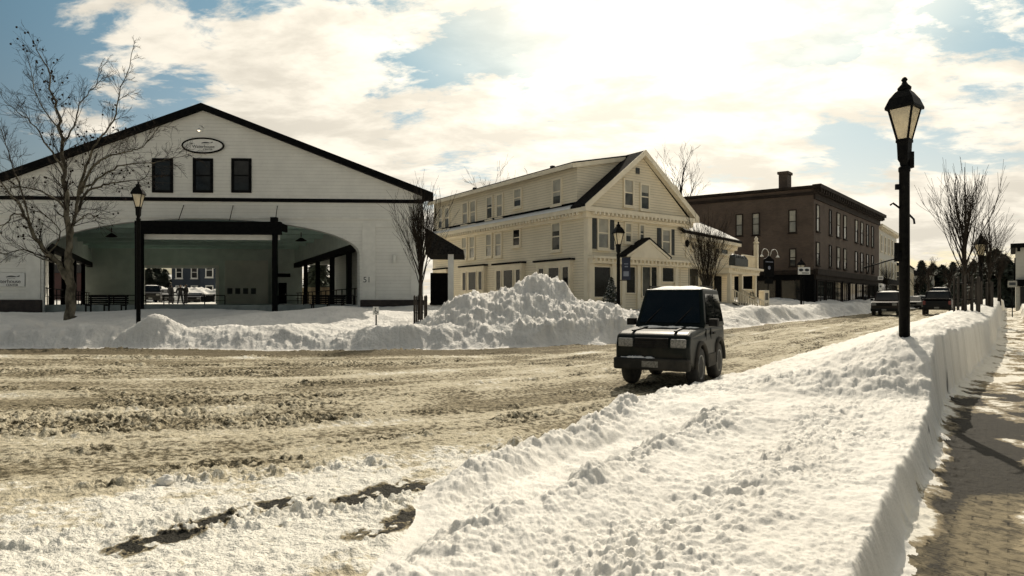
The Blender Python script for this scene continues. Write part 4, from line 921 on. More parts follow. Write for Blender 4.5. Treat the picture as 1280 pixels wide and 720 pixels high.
# ------------------------------------------------------------------ trees
BARK = mat('grey_bark', (0.022, 0.018, 0.014), (0.05, 0.042, 0.033), spec=0.2, rough=0.9, scale=7, bump=0.7, bscale=18, bdist=0.02, stretch=(1, 1, 0.35))
BARK_PALE = mat('pale_bark', (0.045, 0.040, 0.030), (0.16, 0.145, 0.11), spec=0.1, rough=0.9, scale=4.5, bump=0.5, bscale=18, bdist=0.02, stretch=(1, 1, 0.5))
TWIG = mat('dark_twig', (0.018, 0.014, 0.011), (0.036, 0.029, 0.022), rough=0.95, spec=0.1, scale=5)
NEEDLE = mat('evergreen_needles', (0.030, 0.042, 0.028), (0.05, 0.06, 0.038), rough=0.8, scale=4)

def jit(rg, d, amt):
    v = Vector((rg.gauss(0, 1), rg.gauss(0, 1), rg.gauss(0, 1))); v -= d * v.dot(d)
    return (d + v.normalized() * amt * abs(rg.gauss(0.8, 0.4))).normalized() if v.length > 1e-6 else d
def branch(mb, rg, p, d, ln, r, depth, lift=0.12, spread=0.62, kids=4, segs=5, wob=0.16, tip=0.35, rmin=0.005, balls=None):
    pts, rs = [p.copy()], [r]; dirs = [d]
    for k in range(segs):
        d = jit(rg, d, wob); d = (d + Vector((0, 0, lift * 0.5))).normalized(); p = p + d * (ln / segs); pts.append(p.copy()); dirs.append(d); rs.append(max(rmin * 0.8, r * (1 - (1 - tip) * (k + 1) / segs)))
    mb.tube(pts, rs, 5 if r > 0.03 else 3, caps=False)
    if depth <= 0:
        if balls is not None and rg.random() < 0.10: balls.append(pts[-1])
        return
    for k in range(kids):
        f = 0.22 + 0.78 * (k + rg.random() * 0.8) / kids; i = min(segs - 1, int(f * segs)); q = pts[i].lerp(pts[i + 1], f * segs - i if f < 1 else 1)
        branch(mb, rg, q, jit(rg, dirs[i], spread), ln * rg.uniform(0.42, 0.66), max(rmin, rs[i] * rg.uniform(0.45, 0.62)), depth - 1, lift, spread, kids, max(3, segs - 1), wob, tip, rmin, balls)

def smooth(pts, n=4):
    out = []; P = [pts[0]] + list(pts) + [pts[-1]]
    for i in range(1, len(P) - 2):
        for k in range(n):
            t = k / n; a, b, c, d = P[i-1], P[i], P[i+1], P[i+2]
            out.append(0.5 * ((2*b) + (c - a) * t + (2*a - 5*b + 4*c - d) * t*t + (3*b - a - 3*c + d) * t**3))
    out.append(P[-2]); return out

def limb_tree():
    """the big spreading street tree: main limbs surveyed one by one, twigs grown from them"""
    Y = 27.0; base = at(88, 392, Y); base.z = zat(base.x, base.y) - 0.2; rg = random.Random(5)
    t = thing('street_tree', 'large bare spreading tree with pale bark and small seed balls before the white hall', 'tree', base)
    P = lambda u, v, dy=0.0: at(u, v, Y + dy) - base
    limbs = [
        ([(88, 398, 0), (88, 370, 0), (87, 345, 0), (85, 325, 0)], 0.20, 0.16),
        ([(85, 328, 0), (86, 300, .1), (84, 262, .2), (80, 225, .2), (79, 195, .1), (75, 150, 0), (66, 120, -.1), (58, 85, -.1), (42, 55, 0)], 0.17, 0.012),
        ([(86, 350, 0), (72, 328, -.2), (56, 314, -.4), (42, 292, -.7), (31, 270, -1), (20, 250, -1.1), (8, 238, -1.2), (-4, 222, -1.2)], 0.15, 0.02),
        ([(85, 318, 0), (89, 290, .4), (96, 266, .7), (106, 244, 1), (125, 233, 1.2), (144, 228, 1.3), (168, 226, 1.4), (188, 220, 1.4)], 0.11, 0.012),
        ([(95, 268, .6), (98, 240, .3), (111, 197, .1), (125, 172, 0), (145, 142, -.2), (152, 110, -.2), (168, 58, -.2)], 0.085, 0.010),
        ([(97, 244, .3), (112, 214, -.3), (133, 197, -.6), (158, 190, -.8), (178, 183, -1), (200, 158, -1.1)], 0.07, 0.010),
        ([(100, 236, .3), (128, 220, .8), (155, 206, 1), (190, 203, 1.1), (215, 198, 1.2), (238, 194, 1.2)], 0.065, 0.009),
        ([(84, 262, .2), (70, 248, .8), (52, 240, 1.2), (30, 234, 1.5), (4, 236, 1.6)], 0.07, 0.012),
        ([(80, 215, .2), (66, 190, -.5), (48, 165, -.9), (28, 145, -1.2), (6, 128, -1.4)], 0.065, 0.010),
        ([(78, 180, .1), (92, 158, .6), (100, 130, .9), (118, 108, 1), (124, 84, 1.1)], 0.05, 0.009),
        ([(77, 165, .1), (56, 140, .5), (44, 112, .8), (36, 78, .8)], 0.045, 0.009),
        ([(31, 270, -1), (18, 268, -1.6), (0, 282, -2), (-14, 290, -2)], 0.05, 0.012),
        ([(40, 290, -.7), (22, 225, .2), (10, 190, .4), (2, 160, .4)], 0.05, 0.012),
        ([(60, 318, -.3), (76, 295, -1), (60, 272, -1.3), (38, 262, -1.4)], 0.04, 0.012),
        ([(92, 282, .4), (104, 270, -.2), (114, 268, -.4), (122, 272, -.5)], 0.035, 0.016),
        ([(66, 328, -.3), (48, 322, .6), (30, 312, 1), (6, 318, 1.2), (-8, 312, 1.2)], 0.04, 0.012)]
    tr, tw, balls = MB(), MB(), []
    for i, (pp, r0, r1) in enumerate(limbs):
        pts = smooth([P(*q) for q in pp], 4); n = len(pts)
        pts = [q + Vector((rg.gauss(0, .02), rg.gauss(0, .05), rg.gauss(0, .02))) * (0 if k == 0 else 1) for k, q in enumerate(pts)]
        if i: r0 *= 0.86
        rs = [r0 + (r1 - r0) * (k / (n - 1))**0.8 for k in range(n)]
        if i == 0: rs[0] *= 1.3
        tr.tube(pts, rs, 9 if r0 > 0.1 else 6, caps=False)
        if i == 0: continue
        tot = sum((pts[k+1] - pts[k]).length for k in range(n - 1)); cnt = int(tot / 0.23)
        for k in range(cnt):
            f = 0.16 + 0.84 * (k + rg.random()) / cnt; j = min(n - 2, int(f * (n - 1))); q = pts[j].lerp(pts[j+1], rg.random()); d = (pts[j+1] - pts[j]).normalized()
            ln = rg.uniform(0.55, 1.55) * (1.15 - 0.68 * f)
            branch(tw, rg, q, jit(rg, d, 1.1), ln, max(0.011, rs[j] * 0.32), 2, 0.10, 0.75, 4, 5, 0.22, 0.4, 0.0055, balls)
    for b in balls[:160]:
        if b.z > 4: tw.ball(b - Vector((0, 0, 0.05)), 0.045, n=5, k=4)
    tr.build('trunk', BARK_PALE, t); tw.build('crown', TWIG, t)
    return t
limb_tree()

def vase_tree(u, Y, top_v, label, seed, r=0.085, fork=1.7, n=13, spread=0.42, depth=2, kids=5, group=None, name='young_tree', base_v=None, bark=None, wide=1.0, u_off=None):
    b = at(u, 380, Y); b.z = zat(b.x, b.y) - 0.1 if base_v is None else at(u, base_v, Y).z
    rg = random.Random(seed); t = thing(name, label, 'tree', b, 0, group)
    H = at(u, top_v, Y).z - b.z; tr, cr = MB(), MB()
    tr.tube([(0, 0, -0.2), (0.01, 0, fork * 0.5), (0.02, 0.02, fork), (0.05, 0.0, fork + (H - fork) * 0.45), (0.04, 0.03, H * 0.97)], [r * 1.25, r, r * 0.9, r * 0.42, 0.008], 8)
    for k in range(n):
        z = fork * 0.9 + (H - fork) * 0.40 * (k / n)**1.5; an = k * 2.4 + rg.random(); sp = spread * rg.uniform(0.55, 1.15) * (1 - 0.3 * k / n)
        d = Vector((math.cos(an) * sp * wide, math.sin(an) * sp * wide, 1)).normalized(); ln = (H - z) * rg.uniform(0.44, 0.68)
        branch(cr, rg, Vector((0.02, 0.01, z)), d, ln, r * 0.40 * rg.uniform(0.7, 1.1), depth, 0.16, 0.40, kids, 6, 0.09, 0.22, 0.006)
    tr.build('trunk', bark or BARK, t); cr.build('crown', TWIG, t)
    return t
vase_tree(525, 27.5, 232, 'slim bare upright tree in a dark guard by the right corner of the white hall', 21, r=0.085, fork=1.3, n=24, spread=0.34, kids=6, base_v=394)
vase_tree(884, 34.0, 268, 'bushy bare young tree in front of the inn porch', 22, r=0.075, fork=1.2, n=26, spread=0.50, kids=6, base_v=398)
vase_tree(1205, 22.0, 203, 'tall bare vase shaped tree inside the nearest picket guard on the snow bank', 23, r=0.075, fork=1.35, n=24, spread=0.44, kids=5)
vase_tree(1236, 31.0, 268, 'bare street tree in the farther picket guard on the snow bank', 24, r=0.07, fork=1.3, n=18, spread=0.42)
vase_tree(1249, 47.0, 312, 'small bare street tree far along the shovelled sidewalk', 26, r=0.10, fork=1.6, n=14, spread=0.5)
vase_tree(1147, 88.0, 338, 'small bare tree before the buff house down the street', 25, r=0.12, fork=1.6, n=13, spread=0.55)
vase_tree(1108, 74.0, 330, 'small bare tree before the pale three storey building', 27, r=0.09, fork=1.6, n=12, spread=0.5)

def round_tree(u, Y, top_v, label, seed, lean=0.0, r=0.22, spread=0.9, group=None, base_z=1.2, n=9, depth=3):
    b = at(u, 380, Y); b.z = base_z; rg = random.Random(seed); t = thing('bare_tree', label, 'tree', b, 0, group)
    H = at(u, top_v, Y).z - b.z; tr, cr = MB(), MB(); f = H * 0.38
    tr.tube([(0, 0, -0.5), (0.1, 0, f * 0.5), (0.1 + lean * f * .5, 0, f), (lean * H * 0.7, 0.2, H * 0.72)], [r * 1.2, r, r * 0.8, r * 0.3], 8)
    for k in range(n):
        z = f * 0.85 + (H * 0.72 - f * .85) * k / n; an = k * 2.4 + rg.random(); sp = spread * rg.uniform(0.6, 1.2)
        d = Vector((math.cos(an) * sp, math.sin(an) * sp, 1)).normalized()
        branch(cr, rg, Vector((0.1 + lean * z * .6, 0, z)), d, (H - z) * rg.uniform(0.42, 0.66), r * 0.42, depth, 0.08, 0.6, 4, 6, 0.2, 0.3, 0.012)
    tr.build('trunk', BARK, t); cr.build('crown', TWIG, t)
round_tree(848, 72, 172, 'big bare spreading tree rising behind the inn gable', 31, r=0.26, spread=0.42, lean=0.02, n=6)
round_tree(614, 80, 202, 'bare tree showing over the long roof of the inn', 32, r=0.20, spread=0.26, n=5)
round_tree(672, 84, 205, 'thin bare tree top just over the inn roof behind its gable', 33, r=0.12, spread=0.22, n=3)
BG = 'bare trees along the far end of the street'
for i, (u, Y, v) in enumerate(((1160, 125, 318), (1172, 150, 330), (1186, 118, 326), (1199, 135, 322), (1212, 96, 318), (1226, 110, 316), (1262, 120, 338), (1273, 100, 330))):
    round_tree(u, Y, v, 'dark bare tree standing among others at the far end of the street', 40 + i, r=0.3, spread=0.7, group=BG, n=8)

def evergreen(u, Y, top_v, w, label, seed, base_z=1.2, group=None, name='evergreen_tree', cat='tree', dens=2600, snow=0.0, leaf=0.22, lo=0.0, shape=1.0):
    b = at(u, 380, Y); b.z = base_z; rg = np.random.RandomState(seed); t = thing(name, label, cat, b, 0, group)
    H = at(u, top_v, Y).z - b.z
    MB().tube([(0, 0, -0.3), (0, 0, H * 0.95)], [0.05 * H * 0.3 + 0.04, 0.02], 7).build('trunk', BARK, t)
    vs, fs, ms = [], [], []
    lay = int(5 + H * 1.3)
    for k in range(dens):
        q = rg.rand()**0.75; z = H * (lo + (1 - lo) * q); L = math.floor(q * lay) / lay; rr = w * (1 - q**shape) * (0.72 + 0.28 * (1 - (q * lay) % 1)) + 0.02
        an = rg.rand() * 6.283; ra = rr * (0.45 + 0.55 * rg.rand()**0.5) * (0.86 + 0.22 * math.sin(an * 3 + L * 11))
        c = np.array([ra * math.cos(an), ra * math.sin(an), z - 0.25 * ra]); out = np.array([math.cos(an), math.sin(an), -0.35 + 0.5 * rg.randn() * 0.5])
        side = np.array([-math.sin(an), math.cos(an), 0.3 * rg.randn()]); l = leaf * (0.6 + 0.8 * rg.rand()); o = len(vs)
        vs += [tuple(c - out * l * 0.5), tuple(c + side * l * 0.32), tuple(c + out * l * 0.8), tuple(c - side * l * 0.32)]; fs.append((o, o + 1, o + 2, o + 3)); ms.append(1 if rg.rand() < snow else 0)
    mb = MB(); mb.v, mb.f, mb.m, mb.sm = vs, fs, ms, [False] * len(fs)
    mb.build('crown', [NEEDLE, SNOW_TOP], t)
EG = 'dark evergreens at the far end of the street'
for i, (u, Y, v, w) in enumerate(((1152, 140, 326, 4.5), (1166, 155, 330, 5), (1178, 140, 332, 5), (1191, 160, 328, 5), (1204, 130, 334, 4.5), (1217, 150, 326, 5.5), (1232, 105, 322, 4), (1245, 85, 313, 3.2), (1254, 80, 320, 3.2), (1267, 130, 338, 5))):
    evergreen(u, Y, v, w, 'dark evergreen in the belt of trees closing the far end of the street', 60 + i, group=EG, dens=2200, leaf=0.8, shape=1.0 + 1.6 * (i % 3 != 0))
evergreen(764, 33.5, 347, 0.85, 'small cone shaped evergreen dusted with snow beside the inn shopfront', 80, base_z=1.0, name='evergreen_shrub', cat='shrub', dens=2600, snow=0.25, leaf=0.12, lo=0.03)
for i, (u, Y, v) in enumerate(((186, 92, 336), (196, 96, 330), (206, 93, 338))):
    evergreen(u, Y, v, 3.2, 'dark evergreen beside the blue houses seen through the hall', 84 + i, group='evergreens seen through the hall', dens=900, leaf=0.7)
for i, (x, y) in enumerate(((-18.6, 62), (-16.6, 65), (-20.6, 67))):
    evergreen(640 + 800 * x / y, y, 318, 3.0, 'dark evergreen behind the hall seen through its right side', 88 + i, group='evergreens behind the hall', dens=900, leaf=0.6)

# ------------------------------------------------------------------ lamp posts
FROST = frosted('frosted_glass', (0.92, 0.84, 0.66))
def make_lamp(loc, H, label, k=1.0, rz=R(22)):
    """black post lamp with a tapered four-sided lantern; H is the height of the finial tip over the foot"""
    t = thing('street_lamp', label, 'street lamp', loc, rz, 'black lantern posts along the street')
    kz = k * 1.16
    hb = H - 1.42 * kz                                           # top of the shaft
    MB().lathe([(0.19*k, -0.9), (0.19*k, 0.12), (0.15*k, 0.20), (0.12*k, 0.5), (0.10*k, 0.62), (0.095*k, 0.7)], 12).build('base', IRON, t)
    MB().lathe([(0.092*k, 0.7), (0.088*k, hb - 0.02), (0.10*k, hb), (0.10*k, hb + 0.05), (0.07*k, hb + 0.08)], 12).build('pole', IRON, t)
    z = hb + 0.08
    MB().lathe([(0.075*k, z), (0.085*k, z + 0.05*kz), (0.12*k, z + 0.10*kz), (0.135*k, z + 0.36*kz), (0.155*k, z + 0.37*kz), (0.155*k, z + 0.41*kz)], 4, rot=R(45), smooth=False).build('collar', IRON, t)
    z0, z1, r0, r1 = z + 0.41*kz, z + 0.92*kz, 0.125*k, 0.285*k
    gb = MB(); c = [(r0*math.cos(a), r0*math.sin(a), z0) for a in [R(45 + 90*i) for i in range(4)]] + [(r1*math.cos(a), r1*math.sin(a), z1) for a in [R(45 + 90*i) for i in range(4)]]
    gb.add(c, [(0, 1, 5, 4), (1, 2, 6, 5), (2, 3, 7, 6), (3, 0, 4, 7)]); gb.build('lantern_glass', FROST, t)
    fr = MB()
    for i in range(4): fr.bar(Vector(c[i]) * 1.0, Vector(c[i + 4]), 0.03*k); fr.bar(c[4 + i], c[4 + (i+1) % 4], 0.035*k); fr.bar(c[i], c[(i+1) % 4], 0.03*k)
    fr.build('lantern_frame', IRON, t)
    rt = math.sqrt(2)
    MB().lathe([(0.345*k, z1 - 0.03*k), (0.35*k, z1 + 0.01*kz), (0.27*k, z1 + 0.15*kz), (0.17*k, z1 + 0.25*kz), (0.11*k, z1 + 0.29*kz)], 4, rot=R(45), smooth=False).build('lantern_roof', IRON, t)
    MB().lathe([(0.11*k, z1 + 0.285*kz), (0.115*k, z1 + 0.33*kz), (0.06*k, z1 + 0.38*kz), (0.035*k, z1 + 0.42*kz), (0.055*k, z1 + 0.455*kz), (0.03*k, z1 + 0.49*kz), (0.008*k, z1 + 0.50*kz)], 10).build('finial', IRON, t)
    return t
def lamp_at(u, Y, top_v, label, k=1.0, rz=R(22)):
    p = at(u, 380, Y); p.z = zat(p.x, p.y) - 0.75; return make_lamp(p, at(u, top_v, Y).z - p.z, label, k, rz)
L1 = lamp_at(1130.5, 9.5, 103, 'nearest tall black lamp post, standing in the snow bank by the sidewalk', 0.80, R(38))
# fittings of the near post, set square to the street rather than to the lantern
hb = at(1130.5, 200, 9.5).z - L1.location.z
_q = Matrix.Rotation(-R(38), 3, 'Z'); turn = lambda x, y, z: tuple(_q @ Vector((x, y, z)))
MB().box(0.06, 0.125, -0.035, 0.035, hb - 0.12, hb + 0.12).map(turn).build('junction_box', IRON, L1)
MB().box(-0.13, -0.06, -0.02, 0.02, hb - 0.44, hb - 0.36).map(turn).build('bracket', IRON, L1)
MB().tube([(-0.06, 0, hb - 0.72), (-0.17, 0, hb - 0.64), (-0.21, 0, hb - 0.67)], 0.014, 6).map(turn).build('hook', IRON, L1)
MB().tube([(0.06, 0, hb - 0.80), (0.14, 0, hb - 0.88), (0.15, 0, hb - 0.95)], 0.014, 6).map(turn).build('hook', IRON, L1)
fz = at(1130.5, 322, 9.5).z - L1.location.z
fp = MB().tube([(-0.06, 0, fz), (-0.30, -0.02, fz - 0.06), (-0.60, -0.04, fz - 0.15)], 0.011, 6); fp.ball((-0.60, -0.04, fz - 0.15), 0.02).box(-0.13, -0.06, -0.04, 0.04, fz - 0.06, fz + 0.08); fp.map(turn).build('flag_arm', IRON, L1)
MB().box(-0.145, -0.065, -0.01, 0.01, fz + 0.05, fz + 0.22).map(turn).build('plate', IRON, L1)
lamp_at(173, 26.0, 229, 'black lamp post standing before the left side of the hall arch', 0.9, R(10))
L3 = lamp_at(773, 31.0, 279, 'black lamp post with a dark hanging banner before the inn shopfront', 0.95, R(15))
lamp_at(1001.5, 53.0, 324, 'black lamp post with a white sign before the brick block', 0.95, R(15))
lamp_at(1226, 31.5, 293, 'black lamp post far along the snow bank among the bare trees', 0.95, R(-10))
# banner
BANNER = mat('banner_cloth', (0.012, 0.016, 0.035), (0.02, 0.026, 0.05), rough=0.8, scale=3); BPALE = mat('banner_print', (0.20, 0.22, 0.28), rough=0.8)
p0 = L3.location; z1, z0 = at(773, 322, 31).z - p0.z, at(773, 350, 31).z - p0.z
bn = thing('hanging_banner', 'narrow dark blue banner hanging from the lamp post before the inn', 'banner', (p0.x, p0.y, p0.z + z0), 0)
MB().box(0.16, 0.58, -0.012, 0.012, 0, z1 - z0).build('cloth', BANNER, bn)
MB().tube([(0.05, 0, z1 - z0 + 0.02), (0.62, 0, z1 - z0 + 0.02)], 0.018, 6).tube([(0.05, 0, -0.02), (0.62, 0, -0.02)], 0.018, 6).build('rods', IRON, bn)
MB().box(0.24, 0.50, -0.02, -0.013, 0.18, 0.42).box(0.30, 0.46, -0.02, -0.013, 0.62, 0.68).box(0.27, 0.47, -0.02, -0.013, 0.76, 0.80).build('print', BPALE, bn)

# ------------------------------------------------------------------ picket guards round the street trees
PICK = mat('guard_wood', (0.022, 0.018, 0.014), (0.05, 0.042, 0.034), rough=0.85, scale=6, stretch=(1, 1, 0.2))
def tree_guard(u, Y, label, rad=0.36, h=1.25, n=11, sink=0.15):
    b = at(u, 380, Y); b.z = zat(b.x, b.y) - sink; rg = random.Random(int(u)); t = thing('tree_guard', label, 'tree guard', b, 0, 'picket guards round street trees')
    for k in range(n):
        a = 2 * math.pi * k / n; x, y = rad * math.cos(a), rad * math.sin(a)
        MB().prism([(x - 0.03, y - 0.012, -0.3), (x + 0.03, y - 0.012, -0.3), (x + 0.03, y - 0.012, h - 0.06), (x, y - 0.012, h + rg.uniform(-.03, .05)), (x - 0.03, y - 0.012, h - 0.06)], (0, 0.024, 0)).build('picket', PICK, t)
    for z in (0.35, h * 0.8):
        MB().tube([((rad - 0.025) * math.cos(2*math.pi*k/20), (rad - 0.025) * math.sin(2*math.pi*k/20), z) for k in range(21)], 0.016, 5, caps=False).build('hoop', IRON, t)
tree_guard(1208, 22.0, 'nearest dark picket guard round the tall vase shaped tree', rad=0.36, h=1.15, sink=0.0)
tree_guard(1228, 31.0, 'farther dark picket guard down the snow bank beyond the nearest one', rad=0.40, h=1.15, sink=0.0)
tree_guard(525.5, 27.5, 'dark picket guard round the slim tree by the hall corner', rad=0.27, h=1.1, n=9, sink=-0.10)
# ------------------------------------------------------------------ vehicles
RUBBER = mat('tyre_rubber', (0.014, 0.014, 0.014), (0.03, 0.028, 0.025), rough=0.85, scale=9)
STEEL = mat('wheel_steel', (0.22, 0.22, 0.21), (0.10, 0.10, 0.09), rough=0.4, metal=0.7, scale=6)
CARGLASS = mat('car_glass', (0.004, 0.005, 0.005), (0.008, 0.009, 0.009), rough=0.03, spec=0.55, scale=2)
LENS = mat('lamp_lens', (0.20, 0.20, 0.185), (0.10, 0.10, 0.095), rough=0.15, scale=30); REDLENS = mat('red_lens', (0.16, 0.012, 0.010), (0.10, 0.010, 0.008), rough=0.2, scale=20)
TRIM = mat('car_trim', (0.008, 0.008, 0.008), (0.018, 0.017, 0.015), rough=0.7, spec=0.15, scale=8); CLAD = mat('car_cladding', (0.022, 0.022, 0.020), (0.055, 0.05, 0.042), rough=0.8, spec=0.15, scale=3)
CHROME = mat('chrome', (0.55, 0.55, 0.53), rough=0.2, metal=0.9)
def paint(name, c):
    m = mat(name, c, tuple(x * 0.85 + 0.003 for x in c), rough=0.42, scale=3.5, spec=0.14)
    t = NT(m.node_tree); b = t.n['Principled BSDF']; tc = t.node('ShaderNodeTexCoord').outputs['Object']; sp = t.node('ShaderNodeSeparateXYZ'); t.l.new(tc, sp.inputs[0])
    dirt = t.ramp(t.math('SUBTRACT', sp.outputs[2], t.math('MULTIPLY', t.noise(tc, 4.0, 6), 1.3)), 0.30, -0.15)       # road salt splashed up the sides
    t.l.new(t.mix(t.math('MULTIPLY', dirt, 0.5), b.inputs['Base Color'].links[0].from_socket, (0.035, 0.031, 0.024)), b.inputs['Base Color'])
    return m

def vehicle(name, label, cat, loc, rz, L=4.4, W=1.75, H=1.7, col=None, kind='suv', hood=0.95, clr=0.24, wr=0.34, snow=0.0, group=None, bevel=0.05, clad=None, extras=False):
    """x forward, y left. body with wheel arches, glazed cabin, wheels, lamps"""
    t = thing(name, label, cat, loc, rz, group); h = L / 2; hw = W / 2
    belt = hood + 0.06; xf, xr = h - 0.82, -h + 0.80                            # axles
    def arch(xc): return [(xc + (wr + 0.07) * math.cos(a), wr + (wr + 0.07) * math.sin(a)) for a in np.linspace(0.12, math.pi - 0.12, 9)]
    if kind == 'suv': cab = [(h - 1.25, belt), (h - 1.62, H), (-h + 0.22, H), (-h + 0.05, belt)]; deck = belt
    elif kind == 'pickup': cab = [(h - 1.35, belt), (h - 1.85, H), (h - 3.05, H), (h - 3.2, belt)]; deck = belt
    else: cab = [(h - 1.15, belt), (h - 1.85, H), (-h + 1.25, H), (-h + 0.55, belt)]; deck = belt - 0.04
    side = [(h - 0.02, clr + 0.14), (h, hood - 0.28), (h - 0.06, hood - 0.06), (h - 0.25, hood), (cab[0][0], belt), (cab[3][0], deck), (-h + 0.03, deck - 0.08), (-h, clr + 0.2), (-h + 0.06, clr)]
    side += [(xr - wr - 0.08, clr)] + [p for p in reversed(arch(xr))] + [(xr + wr + 0.08, clr), (xf - wr - 0.08, clr)] + [p for p in reversed(arch(xf))] + [(xf + wr + 0.08, clr)]
    mb = MB().prism([(x, -hw, z) for x, z in side], (0, W, 0)); mb.map(lambda x, y, z: (x, y * (1 - 0.05 * max(0, (z - 0.6))) * (1 - 0.035 * max(0, abs(x) - h + 0.5) / 0.5), z))
    body = mb.build('body', col, t, bevel=bevel, segs=3)
    tp = hw * 0.80; bt = hw * 0.965
    cb = MB(); (ax, az), (bx_, bz), (cx, cz), (dx, dz) = cab
    cb.add([(ax, -bt, az - .03), (ax, bt, az - .03), (bx_, tp, bz), (bx_, -tp, bz), (dx, -bt, dz - .03), (dx, bt, dz - .03), (cx, tp, cz), (cx, -tp, cz)], [(0, 1, 2, 3), (5, 4, 7, 6), (3, 2, 6, 7), (1, 5, 6, 2), (4, 0, 3, 7), (1, 0, 4, 5)])
    cb.build('cabin', col, t, bevel=0.035, segs=2)
    def quad(p, m, nm, push, par=t):
        c = sum((Vector(q) for q in p), Vector()) / 4; n = (Vector(p[1]) - Vector(p[0])).cross(Vector(p[3]) - Vector(p[0])).normalized()
        if n.dot(c - Vector((0, 0, 0.9))) < 0: n = -n
        return MB().prism([Vector(q) + n * 0.002 for q in p], n * push).build(nm, m, par)
    def lerp4(A, B, Cc, D, u0, u1, v0, v1):
        f = lambda u, v: (Vector(A).lerp(Vector(B), u)).lerp(Vector(D).lerp(Vector(Cc), u), v)
        return [f(u0, v0), f(u1, v0), f(u1, v1), f(u0, v1)]
    quad(lerp4((ax, -bt, az), (ax, bt, az), (bx_, tp, bz), (bx_, -tp, bz), .06, .94, .10, .93), CARGLASS, 'windshield', 0.008)
    quad(lerp4((dx, -bt, dz), (dx, bt, dz), (cx, tp, cz), (cx, -tp, cz), .08, .92, .14, .90), CARGLASS, 'rear_window', 0.008)
    for s in (1, -1):
        A, B, Cc, D = (ax, s * bt, az), (dx, s * bt, dz), (cx, s * tp, cz), (bx_, s * tp, bz)
        cuts = ((.10, .44), (.49, .74), (.79, .95)) if kind == 'suv' and L > 4.0 else (((.10, .52), (.57, .93)) if kind != 'pickup' else ((.14, .88),))
        for a, b in cuts: quad(lerp4(A, B, Cc, D, a, b, .10, .86), CARGLASS, 'side_window', 0.007)
        dh = MB().box(ax - 0.95, ax - 0.78, s * hw * 0.985 - 0.015, s * hw * 0.985 + 0.015, belt - 0.17, belt - 0.13); dh.build('door_handle', TRIM, t)
        MB().box(ax - 0.32, ax - 0.14, s * (hw + 0.02), s * (hw + 0.20), belt + 0.02, belt + 0.17).box(ax - 0.24, ax - 0.19, s * (hw * 0.93), s * (hw + 0.03), belt + 0.05, belt + 0.09).build('mirror', TRIM, t, bevel=0.012)
        MB().box(h - 0.06, h + 0.022, s * (hw - 0.40), s * (hw - 0.10), hood - 0.30, hood - 0.13).build('headlight', LENS, t, bevel=0.02)
        MB().box(-h - 0.02, -h + 0.05, s * (hw - 0.24), s * (hw - 0.06), hood - 0.32, hood - 0.02).build('taillight', REDLENS, t, bevel=0.015)
        MB().box(xr + wr + 0.12, xf - wr - 0.12, s * (hw - 0.02), s * (hw + 0.035), clr - 0.01, clr + (0.26 if clad else 0.08)).build('sill', clad or TRIM, t, bevel=0.015)
    for nm, x0, x1 in (('front_bumper', h - 0.10, h + 0.10), ('rear_bumper', -h - 0.09, -h + 0.10)):
        MB().box(x0, x1, -hw * 0.97, hw * 0.97, clr + 0.02, clr + 0.25).build(nm, clad or TRIM, t, bevel=0.04)
    MB().box(h + 0.101, h + 0.112, -0.16, 0.16, clr + 0.08, clr + 0.20).build('licence_plate', LENS, t)
    g = MB().box(h - 0.02, h + 0.018, -hw + 0.44, hw - 0.44, hood - 0.32, hood - 0.12)
    for k in range(4): g.box(h + 0.018, h + 0.034, -hw + 0.45, hw - 0.45, hood - 0.30 + k * 0.05, hood - 0.28 + k * 0.05)
    g.build('grille', TRIM, t)
    for xc in (xf, xr):
        for s in (1, -1):
            yy = s * (hw - 0.11); w_ = MB(); nn = 22
            rot = lambda x, y, z, xc=xc, yy=yy: (xc + x, yy + z, wr + y)
            w_.lathe([(wr * 0.60, -0.10), (wr * 0.92, -0.11), (wr, -0.07), (wr, 0.07), (wr * 0.92, 0.11), (wr * 0.60, 0.10)], nn); w_.map(rot); wl = w_.build('wheel', RUBBER, t)
            r_ = MB().lathe([(0.03, 0.02), (wr * 0.2, 0.05), (wr * 0.30, 0.02), (wr * 0.5, 0.03), (wr * 0.58, 0.07), (wr * 0.60, 0.07), (wr * 0.60, -0.02)], nn); r_.map(lambda x, y, z, xc=xc, yy=yy, s=s: (xc + x, yy + s * (z + 0.045), wr + y)); r_.build('rim', STEEL, wl)
    if kind == 'pickup':
        x0, x1 = cab[3][0] - 0.06, -h + 0.12
        MB().box(x1, x0, -hw * 0.84, hw * 0.84, belt + 0.005, belt + 0.05).build('bed_snow', SNOW_TOP, t, bevel=0.02)
        bd = MB()
        for s in (1, -1): bd.box(x1 - 0.08, x0, s * hw * 0.84, s * hw * 0.96, belt + 0.003, belt + 0.10)
        bd.box(x1 - 0.08, x1 - 0.003, -hw * 0.84, hw * 0.84, belt + 0.003, belt + 0.10); bd.build('bed_rail', col, t, bevel=0.02)
    if snow:
        rg = np.random.RandomState(int(L * 100)); nx, ny = 14, 9; sv = []
        for i in range(nx + 1):
            for j in range(ny + 1):
                x = cx + 0.05 + (bx_ - cx - 0.12) * i / nx; y = -tp * 0.93 + 2 * tp * 0.93 * j / ny
                e = min(i, nx - i, 2) / 2 * min(j, ny - j, 2) / 2; sv.append((x + rg.randn() * 0.012, y + rg.randn() * 0.012, H + 0.004 + snow * e * (0.75 + 0.3 * rg.rand())))
        MB().add(sv, [(i*(ny+1)+j, (i+1)*(ny+1)+j, (i+1)*(ny+1)+j+1, i*(ny+1)+j+1) for i in range(nx) for j in range(ny)], 0, True).build('roof_snow', SNOW_TOP, t)
    pl = MB().box(-h - 0.105, -h - 0.092, -0.16, 0.16, clr + 0.10, clr + 0.22); pl.build('licence_plate', LENS, t)
